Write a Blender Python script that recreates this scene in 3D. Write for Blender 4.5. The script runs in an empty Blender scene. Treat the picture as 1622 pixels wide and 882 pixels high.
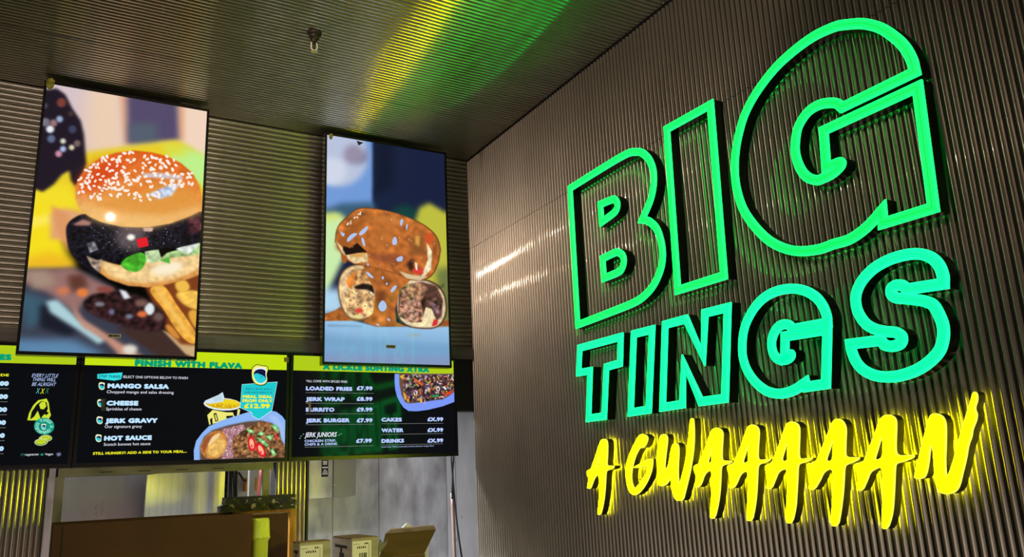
import bpy, bmesh, math, random
import numpy as np
from mathutils import Vector, Matrix
from mathutils.geometry import tessellate_polygon

# ------------------------------------------------------------------ camera, world, lights, exposure
SC = bpy.context.scene
COL = SC.collection
EYE = 1.6                      # height of the lens above the floor
FPX = 1257.1                   # focal length for a 1622 px wide frame
YAW, PITCH, ROLL = .5324, .2438, -.0462
_f = np.array([math.sin(YAW)*math.cos(PITCH), math.cos(YAW)*math.cos(PITCH), math.sin(PITCH)])
_r0 = np.array([math.cos(YAW), -math.sin(YAW), 0.]); _u0 = np.cross(_r0, _f)
_r = math.cos(ROLL)*_r0 + math.sin(ROLL)*_u0
_u = -math.sin(ROLL)*_r0 + math.cos(ROLL)*_u0
cam = bpy.data.cameras.new('camera'); camo = bpy.data.objects.new('camera', cam); COL.objects.link(camo)
cam.sensor_fit = 'HORIZONTAL'; cam.sensor_width = 36; cam.lens = FPX/1622*36; cam.clip_start = .02
camo.matrix_world = Matrix(((_r[0], _u[0], -_f[0], 0), (_r[1], _u[1], -_f[1], 0), (_r[2], _u[2], -_f[2], EYE), (0, 0, 0, 1)))
SC.camera = camo

SC.view_settings.view_transform = 'Standard'; SC.view_settings.look = 'None'
SC.view_settings.exposure = 0; SC.view_settings.gamma = 1; SC.view_settings.use_curve_mapping = False
SC.cycles.use_denoising = True
SC.cycles.max_bounces = 8; SC.cycles.diffuse_bounces = 3; SC.cycles.glossy_bounces = 6
SC.cycles.sample_clamp_indirect = 6

world = bpy.data.worlds.new('hall_glow'); SC.world = world; world.use_nodes = True
world.node_tree.nodes['Background'].inputs[0].default_value = (1, .88, .8, 1)
world.node_tree.nodes['Background'].inputs[1].default_value = .04

def lamp(name, kind, loc, power, color, size=.05, target=None, size_y=None, spot=None):
    l = bpy.data.lights.new(name, kind); l.energy = power; l.color = color
    if kind == 'AREA':
        l.size = size
        if size_y: l.shape = 'RECTANGLE'; l.size_y = size_y
    else: l.shadow_soft_size = size
    if kind == 'SPOT': l.spot_size = math.radians(spot); l.spot_blend = .6
    o = bpy.data.objects.new(name, l); COL.objects.link(o); o.location = loc
    if target is not None:
        o.rotation_euler = (Vector(target)-Vector(loc)).to_track_quat('-Z', 'Y').to_euler()
    return o
WARM = (1, .74, .6)
lamp('ceiling_spot', 'SPOT', (.25, 2.0, 1.78+EYE), 32, WARM, .012, (2.05, 3.5, 1.35+EYE), spot=120)
lamp('ceiling_spot', 'SPOT', (-1.0, 1.75, 1.80+EYE), 64, WARM, .012, (2.05, 3.2, 1.2+EYE), spot=110)
lamp('added_hall_fill', 'AREA', (.0, -3.0, -1.45+EYE), 60, (1, .80, .69), 3.6, (.5, 3.8, EYE+1.5), size_y=.7)  # added fill low behind the camera, standing in for the lit hall floor
lamp('kitchen_tube', 'AREA', (.7, 4.42, .60+EYE), 240, (.95, .97, 1), 3.0, (.7, 4.5, 0), size_y=.12)

# ------------------------------------------------------------------ pixel helpers (photo 1622 x 882 -> a point on a real plane)
def ray(px, py):
    d = _r*(px-811)/FPX - _u*(py-441)/FPX + _f
    return d
def at(px, py, axis, val):
    """world point where the sight line through a photo pixel meets the plane x/y/z = val (relative to the eye)"""
    d = ray(px, py); k = 'xyz'.index(axis); p = d*val/d[k]
    return Vector((p[0], p[1], p[2]+EYE))

# ------------------------------------------------------------------ materials
def srgb(c):
    if max(c) > 1: c = [v/255 for v in c]
    return tuple(v/12.92 if v <= .04045 else ((v+.055)/1.055)**2.4 for v in c)
def mat(name, color, rough=.5, metal=0., spec=.5, noise=None, bump=None, emit=None, coat=0.):
    m = bpy.data.materials.new(name); m.use_nodes = True; nt = m.node_tree; b = nt.nodes['Principled BSDF']
    c = srgb(color)
    b.inputs['Base Color'].default_value = (*c, 1); b.inputs['Roughness'].default_value = rough
    b.inputs['Metallic'].default_value = metal; b.inputs['Specular IOR Level'].default_value = spec
    b.inputs['Coat Weight'].default_value = coat
    if emit:
        b.inputs['Emission Color'].default_value = (*emit[0], 1); b.inputs['Emission Strength'].default_value = emit[1]
    if noise:                                    # (scale xyz, other colour, amount, rough +-)
        sc, c2, lo, hi, dr = noise
        tc = nt.nodes.new('ShaderNodeTexCoord'); mp = nt.nodes.new('ShaderNodeMapping'); mp.inputs['Scale'].default_value = sc
        nz = nt.nodes.new('ShaderNodeTexNoise'); nz.inputs['Scale'].default_value = 1; nz.inputs['Detail'].default_value = 6
        rp = nt.nodes.new('ShaderNodeValToRGB'); rp.color_ramp.elements[0].position = lo; rp.color_ramp.elements[1].position = hi
        rp.color_ramp.elements[0].color = (*c, 1); rp.color_ramp.elements[1].color = (*srgb(c2), 1)
        L = nt.links
        L.new(tc.outputs['Object'], mp.inputs[0]); L.new(mp.outputs[0], nz.inputs['Vector']); L.new(nz.outputs['Fac'], rp.inputs[0])
        L.new(rp.outputs[0], b.inputs['Base Color'])
        if dr:
            mr = nt.nodes.new('ShaderNodeMapRange'); mr.inputs['From Min'].default_value = .3; mr.inputs['From Max'].default_value = .7
            mr.inputs['To Min'].default_value = rough-dr; mr.inputs['To Max'].default_value = rough+dr
            L.new(nz.outputs['Fac'], mr.inputs[0]); L.new(mr.outputs[0], b.inputs['Roughness'])
        if bump:
            bp = nt.nodes.new('ShaderNodeBump'); bp.inputs['Strength'].default_value = bump; bp.inputs['Distance'].default_value = .004
            L.new(nz.outputs['Fac'], bp.inputs['Height']); L.new(bp.outputs[0], b.inputs['Normal'])
    return m
def glow(name, color, strength):
    m = bpy.data.materials.new(name); m.use_nodes = True; nt = m.node_tree; b = nt.nodes['Principled BSDF']
    b.inputs['Base Color'].default_value = (.02, .02, .02, 1); b.inputs['Roughness'].default_value = .4
    b.inputs['Specular IOR Level'].default_value = .2
    b.inputs['Emission Color'].default_value = (*color, 1); b.inputs['Emission Strength'].default_value = strength
    return m
def print_mat(name, img, strength=1., rough=.12, spec=.3):
    m = bpy.data.materials.new(name); m.use_nodes = True; nt = m.node_tree; b = nt.nodes['Principled BSDF']
    t = nt.nodes.new('ShaderNodeTexImage'); t.image = img; t.extension = 'EXTEND'
    if strength:
        b.inputs['Base Color'].default_value = (.004, .004, .004, 1); b.inputs['Roughness'].default_value = rough
        b.inputs['Specular IOR Level'].default_value = spec
        nt.links.new(t.outputs[0], b.inputs['Emission Color']); b.inputs['Emission Strength'].default_value = strength
    else:
        nt.links.new(t.outputs[0], b.inputs['Base Color']); b.inputs['Roughness'].default_value = .6
    return m
M = {}
def two_lobe(name, color, color2, r1, r2, f):
    m = mat(name, color, r1, 1, noise=((3, 3, 3), color2, .35, .65, 0)); nt = m.node_tree; b = nt.nodes['Principled BSDF']
    b2 = nt.nodes.new('ShaderNodeBsdfPrincipled'); b2.inputs['Metallic'].default_value = 1; b2.inputs['Roughness'].default_value = r2
    nt.links.new(b.inputs['Base Color'].links[0].from_socket, b2.inputs['Base Color'])
    mx = nt.nodes.new('ShaderNodeMixShader'); mx.inputs[0].default_value = f
    nt.links.new(b.outputs[0], mx.inputs[1]); nt.links.new(b2.outputs[0], mx.inputs[2])
    nt.links.new(mx.outputs[0], nt.nodes['Material Output'].inputs['Surface']); return m
M['sheet'] = two_lobe('corrugated_aluminium', (181, 176, 161), (167, 162, 147), .035, .37, .70)  # slight olive tint in the base stands in for yellow light
M['ceiling'] = two_lobe('corrugated_ceiling_aluminium', (182, 178, 166), (168, 163, 150), .085, .40, .33)
M['dark'] = mat('black_paint', (10, 10, 11), .5)
M['plaster'] = mat('grey_board', (26, 25, 24), .8, noise=((4, 4, 4), (20, 19, 19), .4, .6, 0))
M['floor'] = mat('floor_vinyl', (70, 66, 62), .45, noise=((3, 3, 3), (55, 52, 49), .4, .6, .08))
M['bezel'] = mat('black_bezel', (12, 12, 13), .25)
M['trim'] = mat('grey_trim', (112, 110, 104), .45, .6, noise=((5, 5, 40), (98, 96, 90), .4, .6, .05))
M['steel'] = mat('brushed_steel', (204, 202, 202), .32, .55, noise=((9, 9, 2), (184, 182, 183), .35, .65, .06))
M['steel_worn'] = mat('worn_steel', (196, 194, 194), .42, .5, noise=((9, 9, 4), (142, 140, 141), .35, .7, .1), bump=.05)
M['steel_dark'] = mat('dull_steel', (140, 138, 138), .4, .6)
M['black_gloss'] = mat('black_return', (6, 7, 7), .35, spec=.3)
M['brown_return'] = mat('bronze_return', (40, 35, 30), .4)
M['olive'] = mat('olive_metal', (132, 130, 104), .42, .6, noise=((8, 8, 8), (112, 110, 86), .4, .6, .06))
M['carton'] = mat('brown_cardboard', (84, 53, 32), .85, noise=((5, 5, 5), (76, 47, 28), .4, .6, 0))
M['carton_edge'] = mat('cardboard_edge', (164, 138, 104), .85, noise=((20, 20, 20), (140, 114, 82), .4, .6, 0))
M['carton_pale'] = mat('pale_cardboard', (176, 168, 150), .8, noise=((6, 6, 30), (160, 152, 134), .4, .6, 0))
M['carton_kraft'] = mat('kraft_board', (104, 80, 34), .85, noise=((6, 6, 30), (94, 72, 30), .4, .6, 0))
M['lime'] = mat('lime_plastic', (226, 240, 84), .35)
M['pine'] = mat('orange_timber', (206, 150, 40), .6, noise=((30, 30, 4), (176, 118, 26), .4, .6, 0))
M['block'] = mat('chipped_black_plastic', (13, 12, 12), .45, noise=((34, 34, 44), (160, 146, 126), .60, .63, 0), bump=.15)
M['white'] = mat('white_paper', (238, 232, 232), .7)
M['whitewall'] = mat('white_panel', (196, 196, 196), .6, noise=((3, 3, 3), (180, 180, 182), .4, .6, 0))
M['cable'] = mat('black_cable', (12, 12, 13), .45)
M['conduit'] = mat('pink_conduit', (132, 110, 102), .6)
M['red'] = mat('red_cable', (96, 20, 24), .6)
M['orange'] = mat('orange_box', (214, 150, 40), .5)
M['tape'] = mat('yellow_tape', (170, 158, 40), .6, noise=((60, 60, 60), (110, 104, 30), .4, .6, 0))
M['ink'] = mat('black_ink', (18, 17, 16), .7)
M['brass'] = mat('dark_brass', (58, 52, 44), .4, .7)
M['glassy'] = mat('pale_glass', (220, 214, 190), .15, 0, spec=.8)
M['greybag'] = mat('grey_plastic', (120, 118, 118), .5)
EM = {'ice': glow('screen_ice_text', srgb((190, 226, 255)), 1), 'white': glow('screen_white_text', srgb((232, 236, 250)), 1),
      'yellow': glow('screen_yellow_text', srgb((238, 236, 40)), 1), 'green': glow('screen_green_text', srgb((0, 158, 112)), 1),
      'navy': glow('screen_navy_text', srgb((10, 70, 110)), 1), 'black': glow('screen_black_text', srgb((4, 30, 30)), 1),
      'grey': glow('screen_rule', srgb((110, 112, 112)), 1), 'lilac': glow('screen_lilac_text', srgb((180, 200, 250)), 1),
      'tealx': glow('screen_teal_text', srgb((90, 190, 190)), 1), 'jade': glow('screen_jade_text', srgb((30, 130, 90)), 1),
      'mint': glow('screen_mint_text', srgb((160, 225, 200)), 1)}
LG = {'big': glow('green_acrylic', (0.0, 1.0, .135), 2.2), 'tings': glow('teal_acrylic', (0.0, 1.0, .44), 1.9),
      'yell': glow('yellow_acrylic', (1.0, .93, 0.0), 3.2)}
# clipped display colours keep the hue because the weakest channel is already scaled
LG['big_edge'] = glow('green_acrylic_edge', (.004, 1, .085), 3.6); LG['big_mid'] = glow('green_acrylic_groove', (0, .76, .10), 1)
LG['tings_edge'] = glow('teal_acrylic_edge', (.003, 1, .15), 4); LG['tings_mid'] = glow('teal_acrylic_groove', (0, .86, .41), 1)
LG['yell_edge'] = glow('yellow_acrylic_edge', (1, 1, .07), 1.1)
LG['halo'] = glow('yellow_back_light', (1, .93, 0), 16)
for k, c, s in (('big', (0.0, 1.0, .062), 3), ('tings', (0.0, 1.0, .115), 4), ('yell', (1.0, .96, 0.0), 26)):
    b = LG[k].node_tree.nodes['Principled BSDF']
    b.inputs['Emission Color'].default_value = (*c, 1); b.inputs['Emission Strength'].default_value = s

# ------------------------------------------------------------------ mesh helpers
def link(name, me, material=None, parent=None, smooth=False):
    o = bpy.data.objects.new(name, me); COL.objects.link(o)
    if material: me.materials.append(material)
    if smooth: me.polygons.foreach_set('use_smooth', [True]*len(me.polygons))
    if parent: o.parent = parent; o.matrix_parent_inverse = Matrix.Translation(parent.location).inverted() if not parent.parent else Matrix.Identity(4)
    return o
def obj(name, bm, material=None, parent=None, smooth=False, recalc=True):
    if recalc: bmesh.ops.recalc_face_normals(bm, faces=bm.faces)
    me = bpy.data.meshes.new(name); bm.to_mesh(me); bm.free()
    return link(name, me, material, parent, smooth)
def pyobj(name, verts, faces, material=None, parent=None, smooth=False):
    me = bpy.data.meshes.new(name); me.from_pydata([tuple(v) for v in verts], [], faces); me.update()
    return link(name, me, material, parent, smooth)
def thing(name, label, cat, loc=(0, 0, 0), group=None):
    o = bpy.data.objects.new(name, None); COL.objects.link(o); o.location = loc; o.empty_display_size = .05
    o['label'] = label; o['category'] = cat
    if group: o['group'] = group
    return o
def tag(o, label, cat, group=None):
    o['label'] = label; o['category'] = cat
    if group: o['group'] = group
    return o
def struct(o): o['kind'] = 'structure'; return o
def box(bm, x0, x1, y0, y1, z0, z1, bevel=0):
    r = bmesh.ops.create_cube(bm, size=1)
    for v in r['verts']:
        v.co = Vector((x0+(v.co.x+.5)*(x1-x0), y0+(v.co.y+.5)*(y1-y0), z0+(v.co.z+.5)*(z1-z0)))
    if bevel:
        es = list({e for v in r['verts'] for e in v.link_edges})
        bmesh.ops.bevel(bm, geom=es, offset=bevel, segments=2, affect='EDGES')
    return r['verts']
def boxo(name, x0, x1, y0, y1, z0, z1, material, parent=None, bevel=0):
    bm = bmesh.new(); box(bm, x0, x1, y0, y1, z0, z1, bevel); return obj(name, bm, material, parent)
def tube(bm, pts, r, n=8):
    pts = [Vector(p) for p in pts]; rings = []
    for i, p in enumerate(pts):
        t = (pts[min(i+1, len(pts)-1)]-pts[max(i-1, 0)]).normalized()
        a = t.orthogonal().normalized() if not rings else (rings[-1][1]-t*rings[-1][1].dot(t)).normalized()
        b = t.cross(a); rr = r[i] if isinstance(r, (list, tuple)) else r
        rings.append(([bm.verts.new(p+(a*math.cos(k*2*math.pi/n)+b*math.sin(k*2*math.pi/n))*rr) for k in range(n)], a))
    for i in range(len(rings)-1):
        for k in range(n):
            bm.faces.new((rings[i][0][k], rings[i][0][(k+1) % n], rings[i+1][0][(k+1) % n], rings[i+1][0][k]))
    bm.faces.new(rings[0][0][::-1]); bm.faces.new(rings[-1][0])
def tubeo(name, pts, r, material, parent=None, n=8):
    bm = bmesh.new(); tube(bm, pts, r, n); return obj(name, bm, material, parent, True)
def lathe(bm, prof, c, n=20):
    rings = []
    for rr, z in prof:
        rings.append([bm.verts.new((c[0]+rr*math.cos(k*2*math.pi/n), c[1]+rr*math.sin(k*2*math.pi/n), c[2]+z)) for k in range(n)])
    for i in range(len(rings)-1):
        for k in range(n): bm.faces.new((rings[i][k], rings[i][(k+1) % n], rings[i+1][(k+1) % n], rings[i+1][k]))
    bm.faces.new(rings[0][::-1]); bm.faces.new(rings[-1])
def slab(bm, p, q, th):
    """thin quad panel through four points p (ordered), thickness th along vector q"""
    a = [bm.verts.new(v) for v in p]; q = Vector(q).normalized()*th; b = [bm.verts.new(Vector(v)+q) for v in p]
    bm.faces.new(a); bm.faces.new(b[::-1])
    for i in range(4): bm.faces.new((a[i], a[(i+1) % 4], b[(i+1) % 4], b[i]))

PITCHW, AMP, SEG = .024, .0034, 18          # rib pitch, half depth, facets per rib
def ribbed(name, o, ud, vd, nd, u0, u1, v0, v1, parent, material, pitch=PITCHW, amp=AMP, wave=False):
    """corrugated sheet: ribs run along vd, repeat along ud, bulge along nd"""
    o, ud, vd, nd = map(Vector, (o, ud, vd, nd)); st = pitch/SEG; ks = np.arange(math.ceil(u0/st+.01), math.floor(u1/st-.01)+1)
    us = np.concatenate([[u0], ks*st, [u1]]); n = len(us)-1
    V = []; F = []; sag = 2*amp; Rr = (pitch*pitch/4+sag*sag)/(2*sag)       # half-round flutes meeting in sharp valleys
    for u in us:
        x = (u/pitch % 1-.5)*pitch
        h = amp*1.6*math.cos(2*math.pi*x/pitch)-amp*.6 if wave else math.sqrt(max(Rr*Rr-x*x, 0))-(Rr-sag)-amp
        V.append(o+ud*u+vd*v0+nd*h); V.append(o+ud*u+vd*v1+nd*h)
    flip = ud.cross(vd).dot(nd) < 0
    for i in range(n):
        f = (2*i, 2*i+2, 2*i+3, 2*i+1); F.append(f[::-1] if flip else f)
    ob = pyobj(name, V, F, material, parent, True); me = ob.data
    valley = [abs(((u/pitch+.5) % 1)-.5) < .5/SEG and not wave for u in us]
    sh = [e.vertices[0]//2 == e.vertices[1]//2 and valley[e.vertices[0]//2] for e in me.edges]
    me.attributes.new('sharp_edge', 'BOOLEAN', 'EDGE').data.foreach_set('value', sh)
    return ob

# ------------------------------------------------------------------ the room
CEIL, BACK, RIGHT = 1.8488+EYE, 3.955, 2.0535
ZB = .712+EYE                                       # lower edge of the corrugated upper back wall
struct(boxo('floor', -3.4, 3.6, -2.6, 5.1, -.1, 0, M['floor']))
ceil = struct(boxo('ceiling', -3.4, RIGHT+.12, .92, BACK+.1, CEIL+.005, CEIL+.1, M['plaster']))
wr = struct(boxo('wall_right', RIGHT+.005, RIGHT+.12, -1.2, 3.972, 0, CEIL+.005, M['plaster']))
wb = struct(boxo('wall_back', -3.4, RIGHT+.12, BACK+.006, BACK+.1, ZB-.005, CEIL+.005, M['plaster']))
cuts = [-.004, .52, 1.36, 2.2, 3.03]    # ceiling sheets, measured back from the rear wall
for a, b in zip(cuts, cuts[1:]):
    ribbed('corrugated_sheet', (0, BACK, CEIL), (0, -1, 0), (1, 0, 0), (0, 0, -1), a+.0008, b-.0008, -3.3, RIGHT-.002, ceil, M['ceiling'])
ycuts = [-.018, .73, 1.93, 3.13, 4.33]              # right wall sheets, measured forward from the rear wall
for a, b in zip(ycuts, ycuts[1:]):
    ribbed('corrugated_sheet', (RIGHT, BACK, 0), (0, -1, 0), (0, 0, 1), (-1, 0, 0), a+.001, b-.001, .01, 1.295+EYE, wr, M['sheet'], wave=True)
    ribbed('corrugated_sheet', (RIGHT, BACK, 0), (0, -1, 0), (0, 0, 1), (-1, 0, 0), a+.001, b-.001, 1.2975+EYE, CEIL-.012, wr, M['sheet'], wave=True)
for a, b in ((-3.3, -1.1), (-1.098, RIGHT-.006)):
    ribbed('corrugated_sheet', (0, BACK, CEIL), (0, 0, -1), (1, 0, 0), (0, -1, 0), .006, CEIL-ZB, a, b, wb, M['sheet'], pitch=.0262)
t = struct(boxo('trim_1', -3.3, RIGHT-.006, BACK-.012, BACK+.02, ZB-.066, ZB-.002, M['trim']))
# black header behind the menu boards
hd = struct(boxo('trim_2', -3.3, 1.905, BACK-.02, BACK+.08, .1205+EYE, ZB-.067, M['dark']))
struct(boxo('trim_3', 1.906, RIGHT, BACK+.01, BACK+.08, .36+EYE, ZB-.067, M['dark']))
# corrugated piers either side of the hatch
def pier(name, x0, x1, y, z1, pitch):
    p = struct(boxo(name, x0, x1, y+.006, y+.10, 0, z1, M['dark']))
    ribbed('corrugated_sheet', (x0, y, 0), (1, 0, 0), (0, 0, 1), (0, -1, 0), 0, x1-x0-.004, .01, z1-.003, p, M['sheet'], pitch=pitch, amp=.0030)
    return p
pier('trim_4', -1.6, .022, 3.962, .118+EYE, .0212)
pier('trim_5', .972, 1.118, 3.962, .118+EYE, .0212)
boxj = boxo('trim_6', .026, .050, 3.965, 4.03, 0, .118+EYE, M['steel']); struct(boxj)
tj = struct(boxo('trim_7', 1.121, 1.131, 3.962, 4.03, 0, .118+EYE, M['dark']))

# ------------------------------------------------------------------ kitchen behind the hatch
KY = 4.8
wk = struct(boxo('wall_kitchen_back', -1.4, 3.4, KY+.02, KY+.12, 0, .75+EYE, M['plaster']))
struct(boxo('wall_kitchen_left', -1.5, -1.4, 4.06, KY+.12, 0, .75+EYE, M['whitewall']))
struct(boxo('wall_kitchen_right', 3.4, 3.5, 3.98, KY+.12, 0, .75+EYE, M['steel']))
struct(boxo('ceiling_kitchen', -1.5, 3.5, BACK+.101, KY+.12, .75+EYE, .8+EYE, M['whitewall']))
struct(boxo('wall_kitchen_return', RIGHT+.12, 3.4, 3.98, 4.0, 0, .75+EYE, M['whitewall']))
def kx(px, py=800, y=KY): return at(px, py, 'y', y).x
def panel(x0, x1, z0, z1, m, y=KY, th=.015, nm='steel_panel'):
    return boxo(nm, x0, x1, y, y+th, z0, z1, m, wk, .002)
ztop = .43+EYE
panel(-1.2, kx(231), .0, .098+EYE, M['steel'])
edges = [kx(486)-.1, kx(527), kx(600), kx(708), kx(723), 3.38]
for i, (a, b) in enumerate(zip(edges, edges[1:])):
    panel(a+.001, b-.001, 0, ztop-.002, M['steel_worn'] if i in (0, 1, 2) else M['steel'])
panel(kx(356)+.012, kx(486)-.102, 0, .2+EYE, M['whitewall'], nm='white_panel')
struct(boxo('trim_8', -1.38, 3.38, KY-.35, KY+.018, ztop, .70+EYE, M['dark']))
# light slot between bulkhead and left panel is the wall behind; a swung steel door panel
bm = bmesh.new()
pA, pB = at(233, 752, 'y', KY-.17), at(357, 738, 'y', KY-.10)
slab(bm, [(pA.x, pA.y, 0.05), (pB.x, pB.y, .05), (pB.x, pB.y, pB.z+.0), (pA.x, pA.y, pA.z)], (-.15, 1, 0), .012)
dr = obj('steel_door_leaf', bm, mat('mirror_steel', (206, 204, 204), .32, .9, noise=((60, 60, 2.5), (186, 184, 184), .35, .7, .03), bump=.05)); tag(dr, 'worn steel door leaf reflecting yellow behind the hatch', 'door leaf')

# electrical cabinet on the kitchen wall
eb = thing('electrical_cabinet', 'grey steel electrical cabinet with black notice under the prices screen', 'cabinet', (kx(530), KY, .0+EYE))
zb, zt = at(530, 788, 'y', KY-.1).z, at(530, 716, 'y', KY-.1).z
boxo('body', kx(489, 760, KY-.1), kx(527, 760, KY-.1), KY-.1, KY-.001, zb, zt, M['steel_worn'], eb, .003)
boxo('door', kx(528, 760, KY-.1), kx(564, 760, KY-.1), KY-.1, KY-.001, zb+.004, zt, M['steel_dark'], eb, .003)
lb = boxo('notice', kx(509.5, 740, KY-.103), kx(520, 740, KY-.103), KY-.103, KY-.0995, at(515, 755, 'y', KY-.1).z, at(515, 728, 'y', KY-.1).z, M['ink'], eb)
for (pa, pb, ya, yb) in ((511.5, 518, 730, 732.6), (511.5, 518, 733.6, 735.6), (510.5, 519.3, 739.2, 741.2), (513, 517, 743.6, 744.8), (511.5, 518.5, 746, 747.2), (511, 519, 748.2, 749.2), (510.6, 519.3, 750.2, 751.4)):
    boxo('print_line', kx(pa, 740, KY-.104), kx(pb, 740, KY-.104), KY-.104, KY-.1031, at(515, yb, 'y', KY-.104).z, at(515, ya, 'y', KY-.104).z, M['white'], lb)
bm = bmesh.new(); tube(bm, [(kx(528.4, 768, KY-.1), KY-.112, at(528, 768, 'y', KY-.1).z), (kx(528.4, 768, KY-.1), KY-.098, at(528, 768, 'y', KY-.1).z)], .004)
obj('lock', bm, M['steel'], eb)

# hatch frame: olive rail on posts
hf = thing('hatch_frame', 'olive metal rail on posts running under the middle menu screen', 'frame', (.5, 4.04, 0))
FY = 3.934; zr0, zr1 = at(260, 749.5, 'y', FY).z, .1165+EYE
boxo('rail', .058, kx(433, 745, FY), FY, FY+.026, zr0, zr1, M['olive'], hf, .002)
for px in (158, 219, 279, 336):
    x = kx(px, 745, FY); boxo('slot', x, x+.05, FY-.0012, FY+.001, zr0+.012, zr0+.0155, M['dark'], hf)
boxo('post', kx(88, 760, FY), kx(102, 760, FY), FY, FY+.026, 0, zr0, M['olive'], hf, .002)
boxo('post', kx(416, 760, FY), kx(427, 760, FY), FY, FY+.026, 0, zr0, M['olive'], hf, .002)
for px0, px1, lb in ((395, 404, 'narrow dark grey upright left of the yellow lit hatch post'), (428.5, 437.5, 'narrow dark grey upright right of the yellow lit hatch post')):
    tag(boxo('upright_post', kx(px0, 760, 4.4), kx(px1, 760, 4.4), 4.4, 4.44, 0, .2+EYE, M['steel_dark'], None, .002), lb, 'post')
cb = thing('cable_bundle', 'bundle of thin black cables on the white wall behind the hatch', 'cables', (kx(371), KY-.03, EYE))
for i, px in enumerate((364, 367, 370, 372.5, 375)):
    pts = [at(px+.6*math.sin(i*2+k), 735+k*12, 'y', KY-.03-.004*i) for k in range(8)]
    tubeo('cable', pts, .0045, M['cable'], cb, 6)
for (pts) in (((359, 768), (354, 772), (353, 778), (358, 784)), ((378, 748), (383, 756), (386, 761), (390, 762))):
    tubeo('cable', [at(x, y, 'y', KY-.06) for x, y in pts], .006, M['cable'], cb, 6)
for px0, px1, lab in ((389, 394.5, 'yellow orange cable box beside the black cable bundle'), (404.5, 408, 'yellow orange cable box beside the red cable')):
    e = boxo('cable_box', kx(px0, 765, KY-.06), kx(px1, 765, KY-.06), KY-.06, KY-.001, at(392, 778, 'y', KY-.06).z, at(392, 757, 'y', KY-.06).z, M['orange'], None, .002)
    tag(e, lab, 'box')
tag(tubeo('red_cable', [at(413.5, 735, 'y', 4.5), at(412, 755, 'y', 4.5), at(410, 775, 'y', 4.5), at(408, 800, 'y', 4.5), at(404, 860, 'y', 4.5), (at(402, 860, 'y', 4.5).x, 4.5, .004)], .007, M['red'], None, 8), 'red cable hanging behind the hatch beside the yellow lit post', 'cable')
for pts, lab in ((((713.5, 705), (715, 730), (717.5, 760), (720, 790), (724, 830), (728, 860), (733.5, 895)), 'black cable trailing down to the right beside the pink conduit'),
                 (((718.5, 705), (718.5, 730), (717, 745), (717, 756), (716.2, 790)), 'short black cable running into the pink conduit')):
    tag(tubeo('power_cable', [at(x, y, 'y', 4.2) for x, y in pts], .0055, M['cable'], None, 8), lab, 'cable')
tag(tubeo('conduit', [at(716.5, 781, 'y', 4.215), at(717, 800, 'y', 4.215), at(720.5, 885, 'y', 4.215), at(723, 950, 'y', 4.215)], .010, M['conduit'], None, 10), 'pinkish plastic conduit below the right menu screen', 'conduit')

# ------------------------------------------------------------------ illuminated letters on the right wall
DEP = .054
FACE = 2.0502-DEP
def onface(pts, x=FACE): return [Vector((-at(p[0], p[1], 'x', x).y, at(p[0], p[1], 'x', x).z)) for p in pts]   # (u to the right, v up)
def spline(pts, closed_flags):
    """closed path; flags mark hard corners; smooth Catmull-Rom between corners"""
    n = len(pts); ci = [i for i in range(n) if closed_flags[i]]
    out = []
    for a, b in zip(ci, ci[1:]+[ci[0]+n]):
        seg = [pts[i % n] for i in range(a, b+1)]
        if len(seg) == 2: out.append((seg[0], True)); continue
        ext = [seg[0]*2-seg[1]]+seg+[seg[-1]*2-seg[-2]]
        for i in range(1, len(ext)-2):
            p0, p1, p2, p3 = ext[i-1:i+3]
            k = 6
            for s in range(k):
                t = s/k
                q = .5*((2*p1)+(p2-p0)*t+(2*p0-5*p1+4*p2-p3)*t*t+(3*p1-p0-3*p2+p3)*t**3)
                out.append((q, i == 1 and s == 0))
    return [q for q, _ in out]
def offset(path, d):
    n = len(path); res = []
    for i in range(n):
        a = (path[i]-path[i-1]).normalized(); b = (path[(i+1) % n]-path[i]).normalized()
        na = Vector((a.y, -a.x)); nb = Vector((b.y, -b.x)); m = na+nb
        if m.length < 1e-4: m = na.copy()
        m.normalize(); c = max(m.dot(na), .48)
        res.append(path[i]+m*(d/c))
    return res
def w3(q, depth): return Vector((2.0502-depth, -q.x, q.y))
def ring_strip(V, F, A, B, da, db):
    n = len(A); o = len(V)
    V += [w3(q, da) for q in A]+[w3(q, db) for q in B]
    for i in range(n): j = (i+1) % n; F.append((o+i, o+j, o+n+j, o+n+i))
HW = .0152
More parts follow.
